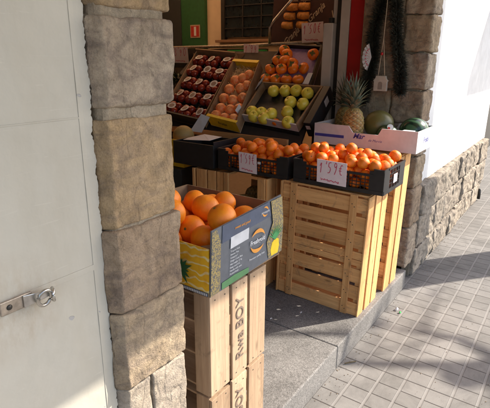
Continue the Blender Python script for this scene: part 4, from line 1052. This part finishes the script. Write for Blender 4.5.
mb = MB().box(wx0-.0012, wx0-.0002, 1.12, 1.31, wz0+.045, wz0+.062); mb.build('blue_stripe', M['blueprint'], t)

def pineapple(label, c, h, rad, lean=(0, 0), crown=.20, seed=1, nl=46):
    R = random.Random(seed); t = empty('pineapple', c, label, 'pineapple')
    mb = MB(); NU, NV = 112, 90; col = []
    vr = []
    for j in range(NV+1):
        v_ = j/NV; z = h*v_; base = rad*(max(0, 1-abs(2*v_-1)**2.6))**.45 * (1-.10*v_)
        row = []
        for i in range(NU):
            th = 2*pi*i/NU
            a1_ = 8*th/2 + v_*22; a2_ = 8*th/2 - v_*22
            d = (abs(sin(a1_))*abs(sin(a2_)))**.5
            rr_ = base*(1+.10*(d-.4)) if base > .004 else base
            row.append(mb.bm.verts.new((c[0]+rr_*cos(th), c[1]+rr_*sin(th), c[2]+z))); col.append(d)
        vr.append(row)
    for A, B in zip(vr, vr[1:]):
        for i in range(NU): mb.bm.faces.new((A[i], A[(i+1) % NU], B[(i+1) % NU], B[i]))
    o = mb.build('body', M['pineskin'], t, smooth=True)
    at = o.data.attributes.new('eye', 'FLOAT', 'POINT')
    for i, d in enumerate(col): at.data[i].value = d
    mb = MB()
    top = Vector((c[0], c[1], c[2]+h*.96))
    for k in range(nl):
        g = k/nl; az = k*2.399+R.uniform(-.2, .2); L = crown*(.45+.62*g)*R.uniform(.85, 1.1); out = radians(78-68*g)*R.uniform(.8, 1.1)
        w0 = .0165*(1-.25*g); d = Vector((cos(az), sin(az), 0)); s_ = Vector((-sin(az), cos(az), 0))
        P_ = top + Vector((0, 0, .035*g)) + d*.018*(1-g); ang = out*.55; segs = 7; ln = []
        for i in range(segs+1):
            w_ = w0*(1-(i/segs)**1.6)+.0003
            nn = (d*(-cos(ang)) + Vector((0, 0, sin(ang))))
            ln.append((P_-s_*w_+nn*.15*w_, P_-nn*.3*w_, P_+s_*w_+nn*.15*w_)); ang += out*.8/segs*(.6+1.2*i/segs)
            P_ = P_ + (d*sin(ang)+Vector((0, 0, cos(ang))))*L/segs
        vs = [[mb.bm.verts.new(p) for p in tr] for tr in ln]
        for A, B in zip(vs, vs[1:]):
            mb.bm.faces.new((A[0], A[1], B[1], B[0])); mb.bm.faces.new((A[1], A[2], B[2], B[1]))
    mb.build('crown', M['pineleaf'], t, smooth=True)
    return t
def pineskin():
    m, nt, bs = newmat('pineapple_skin'); at = nt.nodes.new('ShaderNodeAttribute'); at.attribute_name = 'eye'
    c = ramp(nt, at.outputs['Fac'], [(0.12, (.06, .04, .015)), (0.35, (.30, .17, .05)), (0.75, (.36, .215, .065)), (0.97, (.20, .13, .06))])
    v = coords(nt); c = mix(nt, ramp(nt, noi(nt, v, 20, 4), [(.4, 0.0), (.65, .6)]), c, (.20, .19, .05))
    nt.links.new(c, bs.inputs['Base Color']); bs.inputs['Roughness'].default_value = .6
    bump(nt, bs, noi(nt, v, 300, 3), .4, .002); return m
M['pineskin'] = pineskin()
m, nt, bs = newmat('pineapple_leaf'); v = coords(nt)
nt.links.new(ramp(nt, noi(nt, v, 30, 4), [(.3, (.06, .085, .05)), (.55, (.14, .165, .11)), (.75, (.23, .215, .14))]), bs.inputs['Base Color'])
bs.inputs['Roughness'].default_value = .5; M['pineleaf'] = m
pineapple('upright ripe pineapple with grey green crown in the white carton', (2.66, 1.10, .965), .215, .066, crown=.17, seed=2, nl=44)
pineapple('second pineapple half hidden behind the first one', (2.84, 1.235, .965), .20, .060, crown=.17, seed=5)
ball('melon', (2.78, .985, 1.075), .088, M['melon_olive'], 'olive green melon behind the watermelons in the white carton', 'melon', (1, 1, .95))
def striped():
    m, nt, bs = newmat('striped_watermelon_rind'); v = coords(nt, (1, 1, 1))
    w = nt.nodes.new('ShaderNodeTexWave'); w.inputs['Scale'].default_value = 9; w.inputs['Distortion'].default_value = 5
    nt.links.new(v, w.inputs[0])
    nt.links.new(ramp(nt, w.outputs['Fac'], [(.35, (.008, .024, .012)), (.75, (.045, .10, .045))]), bs.inputs['Base Color'])
    bs.inputs['Roughness'].default_value = .25; return m
M['striped'] = striped()
ball('watermelon', (2.70, .90, 1.028), .066, M['melon_dark'], 'small dark watermelon with a red and white sticker in the carton', 'watermelon', (1, 1, .92))
ball('watermelon', (2.80, .780, 1.055), .082, M['striped'], 'striped watermelon at the street end of the white carton', 'watermelon', (1.05, 1, .9))
t = empty('fruit_sticker', (2.66, .875, 1.09), 'small glossy red and white sticker on the dark watermelon', 'sticker')
Fx = frame((2.655, .873, 1.083), (.35, -.9, 0), (.55, .2, .8))
MB().lathe([(.017, 0), (.017, .0012)], 20, Fx).build('sticker_disc', M['paper'], t)
MB().box(-.013, .0, -.015, -.003, .0014, .002, Fx).build('sticker_print', M['firered'], t)
# pineapples + sweet potatoes in the low open crate
def lying(c, rot, label):
    t = pineapple(label, (0, 0, 0), .16, .058, crown=.08, seed=9, nl=16)
    t.rotation_euler = rot; t.location = c
lying((2.21, 1.64, .605), (radians(90), 0, radians(8)), 'dark pineapple lying in the open crate beneath the middle tray')
lying((2.32, 1.64, .63), (radians(88), 0, radians(20)), 'pineapple lying deeper in the open crate beneath the middle tray')
for k, (y, z, rz) in enumerate(((1.445, .615, .3), (1.47, .585, -.4), (1.44, .582, .1))):
    ball('sweet_potato', (2.22+.03*k, y, z), .038, M['sweetp'], 'dark maroon sweet potato in the open crate, ' + ('topmost' if k == 0 else 'lower left one' if k == 1 else 'lower right one'), 'sweet potato', (1, 1.7, .9), rot=(0, 0, rz))

# ------------------------------------------------------------ garlands, fan, lantern on the jamb
def garland(label, path, rad, n, seed):
    R = random.Random(seed); mb = MB(); pts = [Vector(p) for p in path]
    for k in range(n):
        g = R.random()*(len(pts)-1.0001); i = int(g); p = pts[i].lerp(pts[i+1], g-i)
        d = Vector((R.gauss(0, 1), R.gauss(0, 1), R.gauss(0, 1))).normalized(); L = rad*R.uniform(.6, 1.15); s_ = d.cross(Vector((.2, .7, .4))).normalized()*.0022
        mb.bm.faces.new([mb.bm.verts.new(q) for q in (p-s_, p+d*L*.6-s_, p+d*L, p+d*L*.6+s_, p+s_)])
    t = empty('garland', tuple(pts[0]), label, 'garland')
    mb.build('tinsel', M['tinsel'], t)
    MB().tube(pts, .003, 6).build('wire', M['darkmetal'], t)
M['tinsel'] = simple('dark_green_tinsel', (.032, .030, .018), .7, var=.4, scale=80)
garland('dark green tinsel garland hanging left of the little white house', [(2.87, 1.02, 2.1), (2.87, 1.06, 1.8), (2.87, 1.10, 1.6), (2.87, 1.09, 1.45), (2.86, 1.12, 1.28), (2.86, 1.13, 1.2)], .052, 8000, 1)
garland('thick dark green tinsel garland on the jamb right of the little white house', [(2.87, 1.03, 2.1), (2.87, .985, 1.8), (2.87, .955, 1.55), (2.87, .915, 1.38), (2.87, .905, 1.26)], .050, 8000, 2)
t = empty('paper_fan', (2.86, 1.13, 1.46), 'small white lace paper fan hanging by the red door frame', 'fan')
mb = MB(); c0 = Vector((2.80, 1.085, 1.462)); N = 17
arc = []
for k in range(N):
    a_ = radians(100 + 160*k/(N-1)); rad_ = .062
    arc.append(Vector((2.80+(.004 if k % 2 else -.004), 1.085 - rad_*cos(a_)*.72, 1.462+rad_*1.25*sin(a_))))
edge0 = Vector((2.80, 1.085+.008, 1.462+.07)); 
cv = mb.bm.verts.new(Vector((2.80, 1.073, 1.462)))
av = [mb.bm.verts.new(p) for p in arc]
for A, B in zip(av, av[1:]): mb.bm.faces.new((cv, A, B))
o = mb.build('fan_leaf', M['paper'], t); sm = o.modifiers.new('solid', 'SOLIDIFY'); sm.thickness = .0012
mb = MB()
for k in range(1, N, 2):
    p = (cv_ := Vector((2.795, 1.073, 1.462))).lerp(arc[k], .62); mb.lathe([(.004, 0), (.004, .0008)], 8, frame((2.793, p.y, p.z), (0, -1, 0), (0, 0, 1)))
mb.build('fan_dots', M['redink'], t)
t = empty('hanging_house_ornament', (2.84, 1.0, 1.26), 'little cream house ornament with an arched door hanging on twine', 'ornament')
oy, oz, ox = 1.012, 1.268, 2.815
prof = [(-.040, 0), (.040, 0), (.040, .055), (.046, .060), (.034, .072), (.030, .088), (-.030, .088), (-.034, .072), (-.046, .060), (-.040, .055)]
mb = MB(); mb.prism([(ox, oy-a_, oz+b_) for a_, b_ in prof], [(ox+.02, oy-a_, oz+b_) for a_, b_ in prof]); mb.build('house_body', simple('cream_wood', (.42, .37, .30), .7), t, bevel=.002)
pr = [(-.013, .010), (.013, .010), (.013, .042)] + [(.013*cos(a_), .042+.013*sin(a_)) for a_ in [pi*k/8 for k in range(1, 8)]] + [(-.013, .042)]
mb = MB(); mb.prism([(ox-.0012, oy-a_, oz+b_) for a_, b_ in pr], [(ox-.0002, oy-a_, oz+b_) for a_, b_ in pr]); mb.build('arched_door', simple('taupe_paint', (.22, .18, .14), .7), t)
MB().tube([(ox+.01, oy+.02, oz+.088), (ox+.01, oy+.006, oz+.30)], .0022, 6).build('twine', M['twine'], t)
MB().tube([(ox+.01, oy-.02, oz+.088), (ox+.01, oy+.006, oz+.30), (ox+.03, oy+.005, oz+.9)], .0022, 6).build('twine', M['twine'], t)
MB().lathe([(.004, 0), (.008, .006), (.008, .012), (.003, .018)], 10, Matrix.Translation((ox+.01, oy+.008, oz+.205))).build('bead', M['redpaint'], t, smooth=True)

# ------------------------------------------------------------ litter
def leafbit(label, c, s, mat, name='dry_leaf', cat='leaf', up=.004, rz=0):
    mb = MB(); R = random.Random(int(c[0]*1000)); vs = []
    for k in range(9):
        a_ = 2*pi*k/9; rr_ = s*(.6+.5*R.random()); vs.append(mb.bm.verts.new((c[0]+rr_*cos(a_+rz), c[1]+rr_*.55*sin(a_+rz), c[2]+up*R.random()+.002)))
    cc = mb.bm.verts.new((c[0], c[1], c[2]+up*1.6))
    for k in range(9): mb.bm.faces.new((cc, vs[k], vs[(k+1) % 9]))
    return tag(mb.build(name, mat), label, cat)
t = empty('candy_wrapper', (2.573, .695, 0), 'crumpled white and green wrapper on the paving near the step', 'wrapper')
o = leafbit(None, (2.58, .70, 0), .022, M['paper'], 'white_foil', None, .014); o.parent = t; o.matrix_parent_inverse = Matrix.Translation(t.location).inverted()
o = leafbit(None, (2.555, .672, 0), .014, M['greenplastic'], 'green_foil', None, .010); o.parent = t; o.matrix_parent_inverse = Matrix.Translation(t.location).inverted()
tag(MB().tube([(1.905, .738, .005), (1.93, .712, .010), (1.955, .700, .004)], .003, 6).build('twig', M['stem']), 'short dark curled twig on the paving by the step joint', 'twig')
leafbit('flat white piece standing for a sun spot on the granite step, nearest the crate', (2.014, 1.05, .129), .014, M['paper'], 'painted_sun_spot', 'painted sun spot')  # sun patch through the crate gaps, laid down as a white flake
leafbit('flat white piece standing for a sun spot on the granite step, farther inside', (1.866, 1.149, .129), .011, M['paper'], 'painted_sun_spot', 'painted sun spot')  # second sun patch made as a white flake on the step
mb = MB(); R = random.Random(4)
for k in range(420):
    if R.random() < .5: x, y, z = R.uniform(1.3, 4.5), .752-abs(R.gauss(0, .035)), .0015
    else: x, y, z = R.uniform(1.2, 4), R.uniform(-.2, .74), .0015
    s = R.uniform(.0012, .004); a_ = R.uniform(0, 6)
    mb.prism([(x+s*cos(a_+q_), y+s*sin(a_+q_), z) for q_ in (0, 2, 4)], [(x+.5*s*cos(a_+q_), y+.5*s*sin(a_+q_), z+s*.5) for q_ in (0, 2, 4)])
tag(mb.build('paving_grit', M['st_brown']), 'scattered grit and crumbs on the paving', 'grit', kind='stuff')

# ------------------------------------------------------------ awnings and street trees (their shade is in the picture)
def awning(label, x0, x1, zw, ze, yo, mt=None):
    mt = mt or M['greencloth']
    t = empty('awning', ((x0+x1)/2, .8, zw), label, 'awning')
    MB().prism([(x0, .80, zw), (x1, .80, zw), (x1, yo, ze+.14), (x0, yo, ze+.14)], [(x0, .80, zw+.006), (x1, .80, zw+.006), (x1, yo, ze+.146), (x0, yo, ze+.146)]).build('canopy', mt, t)
    MB().box(x0, x1, yo-.006, yo-.001, ze, ze+.146).build('valance', mt, t)
    for x in (x0+.02, x1-.05): MB().tube([(x, .79, ze-.0), (x, yo+.01, ze+.12)], .012, 8).build('arm', M['darkmetal'], t)
awning('cream canvas awning over the greengrocer doorway', -1.7, 2.95, 2.6, 2.055, -.22)
awning('grey metal canopy over the neighbouring shop', 5.62, 8.5, 2.92, 2.46, -.2, M['darkmetal'])
def tree(label, x, y, h, seed, trunk_r, crown_c, crown_r, nleaf, nl=9):
    R = random.Random(seed); t = empty('street_tree', (x, y, 0), label, 'tree')
    pts = [(x, y, 0), (x+.01, y, .6), (x+.03, y+.01, 1.4), (x+.02, y-.03, 2.2), (x, y-.06, h)]
    MB().tube(pts, [trunk_r*1.15, trunk_r, trunk_r*.95, trunk_r*.88, trunk_r*.7], 18).build('trunk', M['bark'], t, smooth=True)
    mb = MB(); tips = []
    for k in range(nl):
        a_ = 2*pi*k/nl+R.uniform(-.3, .3); el = R.uniform(.35, 1.2); L = crown_r*R.uniform(.8, 1.2)
        p0 = Vector((x, y-.06, h-R.uniform(0, .3))); d = Vector((cos(a_)*cos(el), sin(a_)*cos(el), sin(el)))
        p1 = p0+d*L*.5; p2 = p0+d*L+Vector((0, 0, .2*L)); mb.tube([p0, p1, p2], [trunk_r*.35, trunk_r*.2, trunk_r*.06], 8)
        for q in range(5):
            dd = (d+Vector([R.uniform(-.8, .8) for _ in range(3)])).normalized(); s0 = p1.lerp(p2, R.random()); e0 = s0+dd*L*.5
            mb.tube([s0, e0], [trunk_r*.09, trunk_r*.02], 6); tips += [s0.lerp(e0, .5), e0]
    mb.build('limbs', M['bark'], t, smooth=True)
    mb = MB()
    for k in range(nleaf):
        tp_ = R.choice(tips); c = tp_+Vector([R.gauss(0, .10) for _ in range(3)])
        d = Vector([R.gauss(0, 1) for _ in range(3)]).normalized()*.045; s_ = d.cross(Vector([R.gauss(0, 1) for _ in range(3)])).normalized()*.028
        mb.bm.faces.new([mb.bm.verts.new(p) for p in (c-d, c-d*.2+s_, c+d, c-d*.2-s_)])
    mb.build('crown', M['leaf'], t)
tree('street tree with thin crown beside the white wall, trunk shading the paving', 4.60, -.36, 4.3, 3, .19, None, 1.1, 260, 7)
tree('second street tree farther out by the kerb', 5.6, -2.3, 3.4, 9, .12, None, 1.4, 110, 3)
